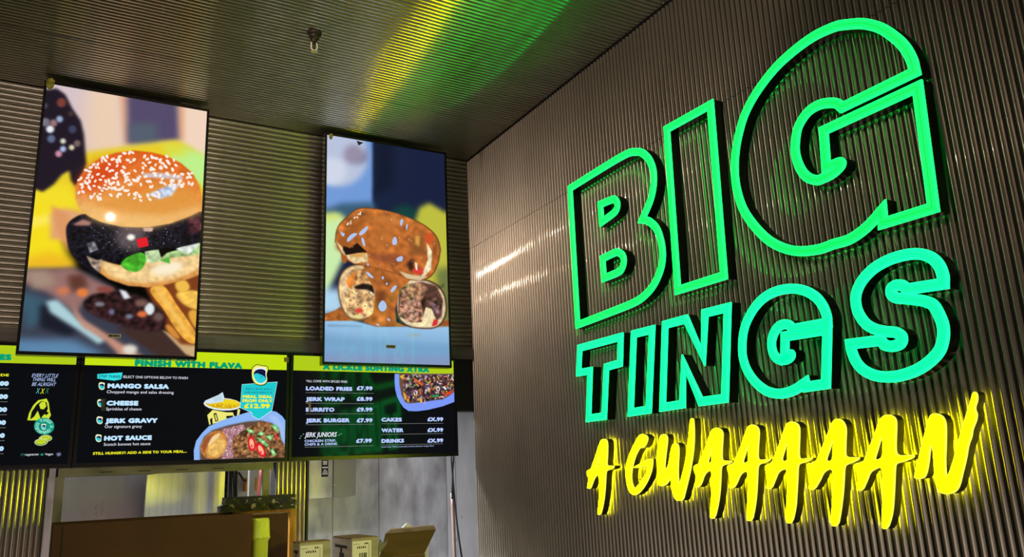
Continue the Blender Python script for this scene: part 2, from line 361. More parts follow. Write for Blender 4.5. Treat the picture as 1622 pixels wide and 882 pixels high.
def outline_letter(letter, paths, colour, label, group=None):
    P0 = onface([paths[0][0][:2]])[0]
    t = thing('sign_letter', label, 'letter', w3(P0, 0), group)
    first = None
    for k, pp in enumerate(paths):
        pts = onface([p[:2] for p in pp]); fl = [len(p) > 2 for p in pp]
        path = spline(pts, fl)
        # wall side returns
        V = []; F = []
        o1, i1 = offset(path, HW), offset(path, -HW); o2, i2 = offset(path, HW-.0045), offset(path, -HW+.0045)
        ring_strip(V, F, o1, o1, .0, DEP-.010); ring_strip(V, F, i1, i1, .0, DEP-.010)
        par = t if k == 0 else first
        rt = pyobj('side_return' if k == 0 else 'counter_return', V, F, M['black_gloss'], t)
        V = []; F = []
        ring_strip(V, F, o1, o1, DEP-.010, DEP-.003); ring_strip(V, F, o1, o2, DEP-.003, DEP)
        ring_strip(V, F, i2, i1, DEP, DEP-.003); ring_strip(V, F, i1, i1, DEP-.003, DEP-.010); ne = len(F)
        om, im = offset(path, .0022), offset(path, -.0022)
        ring_strip(V, F, o2, om, DEP, DEP); ring_strip(V, F, im, i2, DEP, DEP); nf = len(F)
        ring_strip(V, F, om, im, DEP, DEP)
        fc = pyobj('lit_face' if k == 0 else 'counter_face', V, F, LG[colour+'_edge'], t)
        fc.data.materials.append(LG[colour]); fc.data.materials.append(LG[colour+'_mid'])
        fc.data.polygons.foreach_set('material_index', [0 if i < ne else 1 if i < nf else 2 for i in range(len(F))])
    return t
c = 1
BIG_B = [[(901.2, 297.9, c), (946.1, 269.6), (988.6, 244.3), (1005.6, 240.1), (1015.8, 242.1), (1025.5, 251.5), (1031.8, 265.9), (1033.7, 282.9), (1032, 301.6), (1026.9, 320.3), (1015, 347.8, c), (1026, 350.2), (1037.5, 361.1), (1043.8, 377.3), (1047, 393.6), (1047.3, 409.9), (1043.8, 428.1), (1034, 449.8), (1020.6, 466.2), (1002.5, 478.9), (962.6, 495.2), (913.2, 514.2, c)],
         [(949, 323.4, c), (966.5, 316.1), (971.8, 315.6), (975.9, 322), (975, 330.5), (969.9, 337.3), (951.3, 351.2, c)],
         [(952.6, 409.2, c), (971.6, 400), (977.3, 399.2), (984.3, 404.5), (986.2, 413.5), (983.4, 424.4), (977.1, 430.8), (954.8, 440.2, c)]]
BIG_I = [[(1054.1, 204, c), (1123.3, 165.3, c), (1144.7, 436.3, c), (1071.6, 459.3, c)]]
BIG_G = [[(1447, 113.2, c), (1442.4, 94.8), (1431.1, 74.4), (1415.2, 58.5), (1392.6, 43.8), (1365.4, 36.8), (1338.1, 38.2), (1318.9, 42), (1286, 57.4), (1252, 82.4), (1222.6, 110.7), (1195.4, 147), (1177.5, 181), (1167.5, 215), (1162.9, 242.7), (1161.7, 269.9), (1165.1, 299.4), (1175.3, 331.1), (1193.5, 358.3), (1216, 380.5), (1240.7, 393), (1265.6, 397.5), (1295.1, 394.3), (1317.8, 386.4), (1342.4, 379), (1364.9, 364.3), (1382.3, 347.4), (1395, 332.3, c), (1396.3, 353.2, c), (1476.4, 328.4, c), (1451.3, 137, c),
          (1302.4, 206.2, c), (1306.7, 265.6, c), (1319, 259.8), (1328, 256.6), (1330.6, 259), (1327.5, 264.5), (1317, 274), (1303, 281.3), (1290.6, 284.8), (1275.2, 278.8), (1264, 263), (1257.6, 240.4), (1258.8, 215), (1263.8, 196.9), (1277.4, 176.8), (1295.2, 165.4), (1313.3, 162.2), (1324, 163.6), (1331.6, 169.5, c)]]
T_T = [[(916.4, 551, c), (981.2, 533.3, c), (980.1, 575, c), (958.6, 581.2, c), (955.1, 659, c), (930.3, 662.3, c), (932.8, 587.1, c), (914.8, 590, c)]]
T_I = [[(1002, 528.9, c), (1030.9, 521.7, c), (1025.5, 648.7, c), (997, 653, c)]]
T_N = [[(1051.5, 514, c), (1084.7, 505, c), (1112, 565.5, c), (1114.4, 495.7, c), (1150.5, 486.8, c), (1146.2, 630.8, c), (1108, 635.9, c), (1081, 574.5, c), (1079.1, 640, c), (1047.5, 645, c)]]
T_G = [[(1308.3, 511.2, c), (1307.2, 499.9), (1300.9, 483.7), (1289.7, 469.9), (1272.2, 460), (1252.3, 456.8), (1229.8, 460.3), (1209.9, 469.9), (1193.7, 486.1), (1181.4, 507.3), (1175.3, 527.3), (1173.5, 549), (1174.9, 567.2), (1181.5, 586.5), (1194, 604.6), (1209.9, 617.8), (1225.8, 623), (1241.7, 622.3), (1257.5, 616.7), (1273.6, 606, c), (1275, 612.6, c), (1306.2, 608, c), (1308.2, 521.6, c),
        (1241.3, 532.5, c), (1241, 566, c), (1247.5, 561.8), (1250.6, 561.2), (1250, 564.2), (1245.5, 568), (1237, 570.1), (1228.3, 567), (1222.3, 558.1), (1220, 546), (1220.9, 536), (1225.1, 524.8), (1232.4, 516.2), (1241, 513.3), (1248.4, 515), (1253.3, 521, c)]]
T_S = [[(1492, 448.9, c), (1491.6, 437.2), (1486.5, 422.2), (1477, 410.6), (1463.4, 403.6), (1445.7, 401.6), (1425.3, 404.8), (1403.5, 412.2), (1381.7, 424.9), (1365.4, 441.3), (1356.3, 457.6), (1353, 473.9), (1356.6, 493), (1368.5, 511.6), (1384.7, 521.2), (1403.7, 525), (1416.5, 526.3), (1426, 532.8), (1424.6, 543), (1412.8, 548), (1399.6, 546.2), (1393, 538.7, c), (1344.9, 544.7, c), (1346.6, 554.9), (1353.8, 572.5), (1365.4, 585.5), (1383.1, 594.2), (1403.7, 596.8), (1425.8, 594.2), (1450.9, 585.3), (1471.2, 571.5), (1485.9, 554.9), (1491.7, 535.7), (1491.8, 518), (1487.4, 503.3), (1477, 484), (1463.4, 477), (1447, 474.2), (1430, 472.6), (1417.2, 471.2), (1410, 465.4), (1410, 456.8), (1417.6, 451.6), (1427.2, 451.8), (1434.2, 457.8, c)]]
outline_letter('B', BIG_B, 'big', 'green outline letter B at the start of the top sign row')
outline_letter('I', BIG_I, 'big', 'tall green outline letter I between the big B and big G')
outline_letter('G', BIG_G, 'big', 'largest green outline letter, the big G of the top row')
outline_letter('T', T_T, 'tings', 'teal outline letter T at the start of the middle sign row')
outline_letter('I', T_I, 'tings', 'narrow teal outline letter I beside the teal T')
outline_letter('N', T_N, 'tings', 'teal outline letter N in the middle sign row')
outline_letter('G', T_G, 'tings', 'small teal outline letter G in the middle sign row')
outline_letter('S', T_S, 'tings', 'teal outline letter S ending the middle sign row')

def cr(o, s, pts): return [(o[0]+x/s, o[1]+y/s) for x, y in pts]
C7 = lambda p: cr((920, 660), 5.189, p)
C8 = lambda p: cr((1080, 650), 4.643, p)
C1 = lambda p: cr((1200, 640), 4.407, p)
C2 = lambda p: cr((1330, 640), 4.2, p)
C3 = lambda p: cr((1430, 610), 4.64, p)
YEL = [
 ('yellow script letter A standing alone at the start of the lowest row',
  C7([(185,180),(207,186),(218,212),(217,310),(211,385),(218,402),(258,400),(272,408),(262,428),(218,440),(204,452),(200,540),(192,650),(178,735),(160,806),(140,808),(133,796),(143,710),(149,600),(145,500),(143,472),(118,492),(103,520),(88,562),(75,595),(52,590),(50,575),(62,508),(52,488),(44,460),(52,437),(78,430),(95,385),(120,310),(150,215),(165,187)]),
  C7([(152,318),(148,345),(147,402),(136,412),(131,398),(140,360)])),
 ('yellow script letter G in the lowest sign row',
  C7([(495,140),(520,143),(545,160),(548,182),(535,225),(510,258),(485,255),(470,275),(440,340),(420,420),(412,490),(420,550),(436,587),(450,580),(490,530),(530,470),(540,430),(537,405),(500,415),(460,420),(435,422),(432,412),(450,400),(480,385),(520,360),(560,345),(585,345),(590,365),(580,440),(555,510),(520,575),(480,625),(450,645),(425,645),(400,625),(380,580),(366,500),(364,420),(385,330),(420,250),(455,180),(475,150)]), None),
 ('yellow script letter W with a tall right stroke',
  C7([(665,142),(690,142),(708,160),(710,200),(697,300),(687,400),(690,432),(705,420),(720,365),(735,270),(750,225),(765,213),(785,217),(800,235),(804,290),(797,400),(797,480),(803,545),(812,535),(825,480),(848,400),(872,250),(885,130),(893,30),(900,12),(918,10),(925,25),(930,120),(928,230),(910,380),(885,500),(855,620),(838,685),(810,692),(785,690),(765,670),(745,610),(737,540),(733,500),(715,540),(690,565),(655,572),(630,560),(623,520),(622,430),(620,330),(630,230),(645,165)]), None),
 ('yellow script letter A directly right of the W',
  C8([(245,125),(275,130),(298,155),(300,190),(293,280),(292,355),(302,368),(345,368),(366,372),(364,383),(330,396),(300,404),(286,420),(284,490),(278,600),(265,690),(240,795),(212,798),(202,785),(207,700),(214,600),(216,500),(213,440),(185,450),(160,480),(145,530),(125,565),(95,567),(88,550),(98,520),(103,490),(88,450),(80,415),(95,397),(120,393),(140,345),(170,270),(205,160),(222,135)]),
  C8([(222,268),(215,330),(216,372),(205,382),(190,385),(195,360),(210,310)])),
 ('yellow script letter A second to the right of the W',
  C8([(510,102),(540,108),(562,130),(567,170),(558,280),(557,350),(570,362),(610,358),(645,355),(648,365),(610,385),(575,393),(556,412),(553,500),(547,620),(535,715),(515,812),(480,815),(473,800),(475,700),(480,600),(482,500),(478,445),(440,460),(420,490),(400,540),(378,572),(345,575),(343,555),(352,500),(335,450),(328,410),(345,395),(375,390),(395,340),(430,260),(465,150),(485,112)]),
  C8([(487,250),(482,310),(485,365),(475,380),(450,387),(448,370),(465,320)])),
 ('yellow script letter A in the middle of the five joined letters',
  C1([(230,120),(262,125),(288,150),(292,200),(287,300),(287,368),(300,382),(340,375),(380,373),(380,381),(345,402),(295,415),(280,430),(277,520),(270,640),(265,720),(240,830),(205,835),(195,820),(195,720),(202,600),(203,500),(198,452),(165,460),(140,480),(120,530),(95,592),(60,594),(57,575),(68,535),(72,500),(60,480),(47,455),(47,427),(70,420),(95,408),(115,355),(150,270),(185,160),(205,128)]),
  C1([(207,265),(203,340),(205,383),(190,398),(168,395),(172,365),(190,310)])),
 ('yellow script letter A second to the left of the last N',
  [(1323.7,662.7),(1331.6,663.8),(1337.1,669.8),(1340,679.3),(1339,699.5),(1338.3,719.8),(1341.4,723.8),(1352.6,723.8),(1361,724.5),(1360.5,726.9),(1351.4,732.2),(1340.7,735.7),(1337.1,740),(1336.2,763.8),(1334.8,782.9),(1331.2,811.4),(1327.1,832.9),(1318,834.2),(1315.3,830.6),(1316.2,803.4),(1318,776.1),(1318.4,753.5),(1316.9,742.6),(1308.9,744.8),(1303.2,750),(1298.7,760.3),(1289.6,775.7),(1281.7,776.1),(1279.4,772.7),(1282.1,760.3),(1281.2,752.3),(1277.6,743.2),(1277,737),(1281.7,733.5),(1289.6,732.6),(1294.2,724),(1303.2,703.5),(1313.5,676.3),(1318,666.1)],
  [(1319.1,694.5),(1318,714.9),(1317.5,725.8),(1314.6,729.6),(1308.2,730.3),(1310,721.7),(1314.6,710.3)]),
 ('yellow script letter A directly left of the last N',
  C2([(310,68),(345,72),(372,95),(377,140),(372,240),(372,315),(385,338),(430,340),(480,335),(497,342),(485,360),(420,385),(375,395),(367,420),(363,540),(355,680),(345,750),(318,830),(283,833),(274,815),(277,700),(282,560),(278,450),(270,420),(235,432),(200,455),(180,510),(150,577),(110,578),(105,560),(115,520),(118,470),(100,440),(89,405),(105,392),(140,385),(155,380),(175,320),(220,220),(255,110),(280,78)]),
  C2([(280,205),(280,280),(280,340),(265,362),(232,370),(238,345),(255,290)])),
 ('yellow script letter N ending the lowest row with a ragged tall stroke',
  C3([(215,205),(255,207),(290,225),(310,260),(317,310),(315,450),(310,560),(318,675),(330,650),(355,580),(375,510),(385,470),(384,455),(400,430),(402,410),(430,310),(460,210),(490,120),(505,55),(525,45),(545,60),(548,110),(530,160),(533,185),(545,212),(540,255),(528,285),(510,330),(505,380),(480,440),(465,540),(440,640),(415,745),(385,785),(350,800),(310,803),(275,795),(245,760),(228,700),(222,580),(213,480),(208,430),(198,480),(188,580),(170,660),(150,685),(110,692),(80,685),(78,665),(95,590),(130,450),(165,310),(190,225)]), None)]
def chaikin(p):
    o = []
    for i in range(len(p)):
        a, b = p[i], p[(i+1) % len(p)]
        o += [a*.75+b*.25, a*.25+b*.75]
    return o
def inset(p, d):
    area = sum(p[i-1].x*p[i].y-p[i].x*p[i-1].y for i in range(len(p)))
    s = -1 if area > 0 else 1                       # offset() moves to the right of travel
    n = len(p); res = []
    for i in range(n):
        a = (p[i]-p[i-1]).normalized(); b = (p[(i+1) % n]-p[i]).normalized(); m = Vector((a.y, -a.x))+Vector((b.y, -b.x))
        if m.length < 1e-4: m = Vector((a.y, -a.x))
        res.append(p[i]+m.normalized()*d*s)
    return res
GAP = .019
for label, outer, hole in YEL:
    loops = [chaikin(onface(outer))]
    if hole: loops.append(chaikin(onface(hole)))
    t = thing('sign_letter', label, 'letter', w3(loops[0][0], 0))
    V = []; F = []
    for L in loops: ring_strip(V, F, L, L, GAP, DEP-.006)
    pyobj('side_return', V, F, M['brown_return'], t)
    V = []; F = []
    ins = [inset(L, .0025 if k == 0 else -.002) for k, L in enumerate(loops)]
    for L, I in zip(loops, ins): ring_strip(V, F, L, L, DEP-.006, DEP-.0025); ring_strip(V, F, L, I, DEP-.0025, DEP)
    ne = len(F); flat = [q for I in ins for q in I]; o = len(V); V += [w3(q, DEP) for q in flat]
    F += [tuple(o+i for i in tr) for tr in tessellate_polygon([[Vector((q.x, q.y, 0)) for q in I] for I in ins])]
    fc = pyobj('lit_face', V, F, LG['yell_edge'], t); fc.data.materials.append(LG['yell'])
    fc.data.polygons.foreach_set('material_index', [0 if i < ne else 1 for i in range(len(F))])
    flat = [q for L in loops for q in L]
    pyobj('halo_panel', [w3(q, GAP+.001) for q in flat], [tuple(tr) for tr in tessellate_polygon([[Vector((q.x, q.y, 0)) for q in L] for L in loops])], LG['halo'], t)
    for q in (loops[0][len(loops[0])//4], loops[0][3*len(loops[0])//4]):
        cen = sum(loops[0], Vector((0, 0)))/len(loops[0]); s = q.lerp(cen, .12)
        tubeo('standoff', [w3(s, -.002), w3(s, GAP+.0005)], .003, M['steel'], t, 6)

# ------------------------------------------------------------------ painter for the flat pictures shown on the screens
rng = np.random.default_rng(7); random.seed(7)
def blur1(a, r, ax):
    if r < 1: return a
    k = 2*r+1; pad = [(0, 0)]*a.ndim; pad[ax] = (r+1, r); c_ = np.cumsum(np.pad(a, pad, mode='edge'), axis=ax)
    n = a.shape[ax]; sl = [slice(None)]*a.ndim; s2 = list(sl); sl[ax] = slice(k, k+n); s2[ax] = slice(0, n)
    return (c_[tuple(sl)]-c_[tuple(s2)])/k
def blur(a, s):
    r = int(round(s)); 
    for _ in range(3): a = blur1(blur1(a, r, 0), r, 1)
    return a
class Canvas:
    def __init__(self, w, h, base):
        self.w, self.h = w, h; self.a = np.zeros((h, w, 3)); self.a[:] = np.array(base)/255; self.to = None
    def mask(self, pts, soft):
        P = np.array([self.to(*p) for p in pts])*[self.w, self.h]
        pad = int(soft*4)+3
        x0, y0 = np.floor(P.min(0)).astype(int)-pad; x1, y1 = np.ceil(P.max(0)).astype(int)+pad
        x0, y0 = max(x0, 0), max(y0, 0); x1, y1 = min(x1, self.w), min(y1, self.h)
        if x1 <= x0 or y1 <= y0: return None
        SS = 2 if soft < 3 else 1
        X, Y = np.meshgrid((np.arange((x1-x0)*SS)+.5)/SS+x0, (np.arange((y1-y0)*SS)+.5)/SS+y0)
        ins = np.zeros(X.shape, bool); n = len(P)
        for i in range(n):
            (xa, ya), (xb, yb) = P[i], P[(i+1) % n]
            if ya == yb: continue
            cnd = (Y > min(ya, yb)) & (Y <= max(ya, yb)); ins ^= cnd & (X < (xb-xa)*(Y-ya)/(yb-ya)+xa)
        m = ins.astype(float)
        if SS == 2: m = m.reshape(y1-y0, 2, x1-x0, 2).mean((1, 3))
        if soft >= .5: m = blur(m, soft)
        return m, x0, y0, x1, y1
    def poly(self, pts, col, soft=0, alpha=1., smooth=False, noise=0, nsize=3, grad=None):
        if smooth:
            q = [Vector(p) for p in pts]; q = chaikin(chaikin(q)); pts = [tuple(v) for v in q]
        r = self.mask(pts, soft)
        if r is None: return
        m, x0, y0, x1, y1 = r; cc = np.ones((y1-y0, x1-x0, 3))*np.array(col)/255
        if grad is not None:
            g = np.linspace(0, 1, y1-y0)[:, None, None]; cc = cc*(1-g)+np.array(grad)/255*g
        if noise:
            nz = rng.standard_normal((y1-y0, x1-x0)); nz = blur(nz, nsize); nz /= nz.std()+1e-9
            cc = np.clip(cc*(1+noise*nz[..., None]), 0, 1)
        m = m[..., None]*alpha; s = self.a[y0:y1, x0:x1]; s[:] = s*(1-m)+cc*m
    def ell(self, cx, cy, rx, ry, col, soft=0, rot=0, alpha=1., n=16, **k):
        ca, sa = math.cos(math.radians(rot)), math.sin(math.radians(rot))
        self.poly([(cx+rx*math.cos(t)*ca-ry*math.sin(t)*sa, cy+rx*math.cos(t)*sa+ry*math.sin(t)*ca) for t in np.linspace(0, 2*math.pi, n, endpoint=False)], col, soft, alpha, **k)
    def image(self, name):
        im = bpy.data.images.new(name, self.w, self.h); out = np.ones((self.h, self.w, 4), np.float32)
        out[..., :3] = np.clip(self.a, 0, 1)[::-1]; im.pixels.foreach_set(out.ravel()); im.update(); im.pack(); return im
def inpoly(x, y, P):
    r = False
    for i in range(len(P)):
        (xa, ya), (xb, yb) = P[i-1], P[i]
        if (ya > y) != (yb > y) and x < (xb-xa)*(y-ya)/(yb-ya)+xa: r = not r
    return r
def bounds(P): return min(p[0] for p in P), max(p[0] for p in P), min(p[1] for p in P), max(p[1] for p in P)
def scatter(cv, P, n, cols, r0, r1, stretch=2.2, soft=0, alpha=.9):
    x0, x1, y0, y1 = bounds(P); k = 0
    while k < n:
        x, y = random.uniform(x0, x1), random.uniform(y0, y1)
        if not inpoly(x, y, P): continue
        r = random.uniform(r0, r1); cv.ell(x, y, r*random.uniform(1, stretch), r, random.choice(cols), soft, random.uniform(0, 180), alpha, n=8); k += 1

# ------------------------------------------------------------------ the two portrait screens
TVW, TVH = .70, 1.235
def portrait_tv(x, y, zt, yaw, label, paint, tape_px):
    t = thing('portrait_screen', label, 'screen', (x, y, zt-TVH+EYE))
    ux = Vector((math.cos(yaw), math.sin(yaw), 0)); nn = Vector((math.sin(yaw), -math.cos(yaw), 0)); o = Vector((x, y, zt+EYE))
    def P(u, v, d=0): return o+ux*u-Vector((0, 0, v))+nn*d                    # d towards the viewer
    def bx(bm, u0, u1, v0, v1, d0, d1):
        q = [P(u, v, d) for d in (d0, d1) for u, v in ((u0, v0), (u1, v0), (u1, v1), (u0, v1))]; b = [bm.verts.new(v) for v in q]
        for f in ((0, 1, 2, 3), (7, 6, 5, 4), (0, 4, 5, 1), (1, 5, 6, 2), (2, 6, 7, 3), (3, 7, 4, 0)): bm.faces.new([b[i] for i in f])
    BZ = .011
    bm = bmesh.new(); bx(bm, 0, TVW, 0, TVH, -.045, -.004); obj('housing', bm, M['bezel'], t)
    bm = bmesh.new()
    for a in ((0, TVW, 0, BZ), (0, TVW, TVH-BZ*1.3, TVH), (0, BZ, BZ, TVH-BZ*1.3), (TVW-BZ, TVW, BZ, TVH-BZ*1.3)): bx(bm, *a, -.004, .003)
    obj('bezel', bm, M['bezel'], t)
    bm = bmesh.new(); bx(bm, .12, TVW-.12, .12, TVH-.25, min(-.05, -(BACK-AMP-y)+.004), -.045); obj('wall_bracket', bm, M['dark'], t)
    sw, sh = TVW-2*BZ, TVH-2.3*BZ
    def uv(px, py):
        d = ray(px, py); k = np.array((nn.x, nn.y, nn.z)); oo = np.array((o.x, o.y, o.z-EYE)); p = d*(oo@k)/(d@k)
        r = Vector(p)-Vector(oo); return ((r.dot(ux)-BZ)/sw, (-r.z-BZ)/sh)
    cv = Canvas(400, 718, (0, 0, 0)); cv.to = uv; paint(cv)
    me = bpy.data.meshes.new('display')
    me.from_pydata([P(BZ, TVH-1.3*BZ), P(TVW-BZ, TVH-1.3*BZ), P(TVW-BZ, BZ), P(BZ, BZ)], [], [(0, 1, 2, 3)])
    ul = me.uv_layers.new(name='uv'); ul.data.foreach_set('uv', [0, 0, 1, 0, 1, 1, 0, 1])
    link('display', me, print_mat('portrait_picture', cv.image('portrait_picture'), 1.0, .05, .2), t)
    # brand plate and corner tape
    u, v = uv(*tape_px[0]); u = u*sw+BZ; v = v*sh+BZ
    bm = bmesh.new(); bx(bm, u-.026, u+.026, v-.009, v+.009, .0005, .0022); pl = obj('plate', bm, M['carton_pale'], t)
    bm = bmesh.new()
    for k in range(6): bx(bm, u-.021+k*.0072, u-.021+k*.0072+(.0052 if k % 3 else .006), v-.0055, v+.004+.0015*(k % 2), .0023, .0028)
    obj('lettering', bm, M['ink'], pl)
    bm = bmesh.new(); u, v = uv(*tape_px[1]); u = u*sw+BZ; v = v*sh+BZ; w = tape_px[2]
    q = [(-.5, -.7), (.1, -1), (.55, -.6), (.45, .3), (0, 1), (-.3, .75), (-.6, .2)]
    vs = [bm.verts.new(P(u+a*w, v+b*w, .005+.004*(i % 2))) for i, (a, b) in enumerate(q)]; vs2 = [bm.verts.new(P(u+a*w, v+b*w, .003)) for a, b in q]
    bm.faces.new(vs); bm.faces.new(vs2[::-1])
    for i in range(len(q)): bm.faces.new((vs[i], vs[(i+1) % len(q)], vs2[(i+1) % len(q)], vs2[i]))
    obj('tape', bm, M['tape'], t)
    return t
def A_(*p): return cr((40, 130), 4.01, p)
def B_(*p): return cr((25, 330), 3.673, p)
def paint_burger(cv):
    P = cv.poly
    P(A_((0, -80), (1300, -80), (1300, 1000), (0, 1000)), (214, 194, 200))
    P(A_((380, 60), (640, 60), (640, 470), (380, 470)), (236, 206, 178), 18)
    P(A_((960, 60), (1250, 60), (1250, 600), (960, 480)), (242, 212, 190), 14)
    P(A_((600, 50), (660, 50), (670, 400), (630, 400)), (216, 160, 130), 6)
    P(A_((960, 90), (1010, 90), (1010, 370), (960, 370)), (226, 170, 130), 6)
    P(A_((645, 50), (965, 60), (975, 372), (900, 380), (655, 395)), (84, 74, 106), 6)
    P(A_((660, 260), (840, 260), (840, 390), (660, 395)), (84, 100, 112), 9, .8)
    P(A_((380, 445), (690, 400), (960, 368), (1030, 400), (1200, 520), (1200, 1000), (0, 1000), (0, 700), (230, 570)), (232, 206, 40), 6)
    P(A_((1000, 410), (1200, 480), (1200, 700), (1080, 640), (900, 460)), (190, 240, 140), 9)
    P(A_((860, 390), (990, 400), (1040, 470), (900, 460)), (220, 222, 70), 8)
    P(A_((20, 680), (330, 640), (340, 800), (20, 900)), (244, 222, 40), 9)
    P(B_((40, -40), (230, 0), (290, 200), (330, 360), (40, 360)), (246, 222, 30), 9)
    P(B_((40, 300), (200, 250), (340, 300), (340, 370), (40, 370)), (240, 188, 36), 9)
    P(B_((60, 60), (220, 30), (230, 80), (60, 120)), (252, 234, 90), 7)
    # blurred dark wing, top left
    P(A_((60, 60), (200, 40), (255, 80), (300, 170), (352, 245), (372, 330), (388, 520), (360, 600), (322, 665), (290, 625), (280, 560), (230, 590), (180, 650), (110, 698), (58, 675), (60, 500)), (30, 22, 36), 3)
    for x, y, r, cl in ((218, 235, 22, (150, 170, 205)), (158, 298, 26, (232, 236, 242)), (240, 375, 18, (220, 224, 196)), (295, 415, 18, (226, 220, 176)), (212, 455, 22, (206, 140, 164)), (230, 130, 30, (124, 62, 54)), (165, 360, 26, (96, 106, 140)), (130, 255, 28, (116, 116, 130)), (100, 245, 16, (226, 230, 232)), (240, 425, 20, (170, 190, 226)), (330, 390, 22, (120, 100, 96)), (180, 260, 24, (150, 116, 116)), (300, 300, 26, (60, 66, 92)), (290, 200, 18, (70, 50, 50)), (125, 150, 20, (70, 66, 84))):
        cv.ell(*A_((x, y))[0], r/4.01, r/4.01, cl, 2)
    # tray edge left, lower dark background
    P(A_((160, 830), (250, 800), (380, 830), (380, 1000), (160, 1000)), (226, 164, 116), 5)
    P(B_((205, -20), (310, 40), (300, 260), (250, 150)), (222, 152, 100), 4)
    P(B_((40, 355), (340, 350), (450, 390), (560, 460), (800, 700), (1080, 830), (1080, 900), (0, 900), (20, 600)), (58, 60, 76), 6)
    P(B_((50, 370), (330, 345), (470, 420), (590, 480), (400, 540), (350, 610), (200, 500), (60, 430)), (152, 112, 108), 6)
    P(B_((60, 360), (180, 360), (240, 440), (100, 470)), (164, 140, 122), 7)
    P(B_((300, 390), (400, 380), (420, 460), (320, 490)), (96, 56, 46), 6)
    cv.ell(*B_((388, 490))[0], 9, 7, (232, 126, 56), 3); cv.ell(*B_((275, 480))[0], 10, 7, (206, 120, 84), 4)
    P(B_((20, 760), (330, 760), (520, 850), (20, 860)), (92, 134, 172), 9)
    P(B_((30, 480), (170, 520), (200, 620), (60, 720)), (60, 92, 110), 8)
    P(B_((140, 560), (190, 560), (260, 640), (360, 720), (300, 740), (140, 690)), (24, 28, 40), 6)
    P(B_((175, 540), (240, 530), (360, 640), (480, 720), (525, 765), (480, 790), (360, 705), (200, 605)), (172, 208, 216), 4)
    P(B_((330, 560), (400, 650), (560, 750), (700, 840), (800, 870), (620, 870), (520, 770), (390, 690), (340, 620)), (196, 142, 122), 4)
    cv.ell(*B_((665, 820))[0], 12, 8, (226, 220, 206), 4)
    P(B_((570, 690), (850, 700), (1080, 830), (1080, 900), (880, 890)), (64, 44, 40), 4)
    P(B_((850, 705), (1080, 800), (1080, 880), (990, 850)), (206, 172, 124), 2)
    # fries
    P(B_((740, 430), (1090, 380), (1090, 800), (960, 790), (860, 690)), (126, 62, 28), 3)
    P(B_((920, 500), (970, 475), (1090, 480), (1090, 600), (990, 575)), (246, 196, 84), 2, smooth=True, noise=.05)
    P(B_((915, 430), (985, 405), (1025, 470), (950, 500)), (240, 190, 76), 2, smooth=True)
    P(B_((990, 600), (1060, 580), (1090, 720), (1040, 700)), (228, 166, 60), 2, smooth=True)
    P(B_((860, 670), (910, 680), (970, 770), (900, 740)), (214, 140, 56), 2, smooth=True)
    P(B_((775, 465), (830, 425), (885, 470), (935, 560), (1005, 650), (1062, 750), (1040, 795), (985, 770), (920, 690), (860, 585), (795, 510)), (238, 172, 66), 1, smooth=True, noise=.06)
    P(B_((800, 465), (840, 445), (900, 560), (980, 670), (1030, 760), (960, 700), (870, 570)), (250, 200, 100), 3, .8, smooth=True)
    # lower wing
    P(B_((385, 560), (420, 505), (560, 475), (700, 495), (820, 560), (880, 625), (872, 690), (800, 720), (650, 695), (500, 645), (415, 600)), (48, 26, 28), 3, smooth=True, noise=.25)
    P(B_((600, 470), (640, 480), (670, 520), (630, 530)), (224, 228, 236), 2); cv.ell(*B_((778, 585))[0], 8, 10, (222, 232, 236), 2)
    cv.ell(*B_((735, 615))[0], 8, 5, (222, 112, 62), 2); cv.ell(*B_((558, 602))[0], 5, 5, (110, 104, 140), 2); cv.ell(*B_((488, 557))[0], 8, 4, (124, 120, 128), 2)
    cv.ell(*B_((660, 628))[0], 6, 4, (110, 120, 140), 2); cv.ell(*B_((730, 550))[0], 10, 6, (120, 90, 80), 3); cv.ell(*B_((520, 470))[0], 14, 5, (140, 70, 60), 3); cv.ell(*B_((830, 630))[0], 8, 7, (110, 84, 80), 3)
    # bottom bun, lettuce, filling
    P(B_((480, 300), (600, 330), (800, 300), (1100, 240), (1100, 375), (1000, 412), (880, 442), (770, 460), (650, 450), (540, 412), (480, 370)), (218, 150, 76), 1, smooth=False, noise=.04)
    P(B_((500, 300), (600, 335), (800, 300), (1100, 240), (1100, 330), (1000, 385), (880, 420), (770, 435), (650, 428), (550, 395), (505, 350)), (240, 204, 142), 3, noise=.05)
    cv.ell(*B_((880, 350))[0], 26, 10, (252, 238, 206), 5, -12)
    P(B_((750, 250), (830, 236), (850, 300), (800, 320), (755, 310)), (184, 206, 156), 1, noise=.1)
    P(B_((820, 310), (880, 258), (960, 236), (1100, 190), (1100, 262), (985, 278), (860, 292)), (168, 202, 134), 1, noise=.12)
    P(B_((930, 235), (1050, 186), (1068, 210), (1005, 268)), (222, 230, 222), 1, noise=.06)
    P(B_((600, 322), (650, 278), (740, 246), (765, 300), (722, 372), (650, 366)), (72, 172, 42), 1, smooth=True, noise=.12)
    P(B_((835, 300), (895, 283), (897, 322)), (84, 178, 62), 1)
    MEAT = B_((288, 130), (305, 75), (390, 26), (440, 45), (500, 80), (600, 100), (750, 108), (900, 80), (1000, 40), (1100, 0), (1100, 190), (985, 222), (830, 236), (740, 245), (650, 270), (590, 322), (540, 312), (495, 290), (490, 385), (440, 372), (350, 300), (308, 240))
    P(MEAT, (20, 18, 27), 1, noise=.3, nsize=2, smooth=True)
    scatter(cv, B_((420, 110), (900, 110), (960, 200), (640, 260), (560, 290), (440, 160)), 150, [(86, 100, 130), (130, 140, 170), (50, 56, 78), (180, 190, 215)], .35, .8, 2, 0, .75)
    P(B_((1000, 60), (1100, 20), (1100, 130), (1010, 150)), (84, 44, 52), 3, noise=.25)
    P(B_((330, 95), (390, 62), (440, 80), (430, 100), (360, 100)), (172, 124, 112), 1.5)
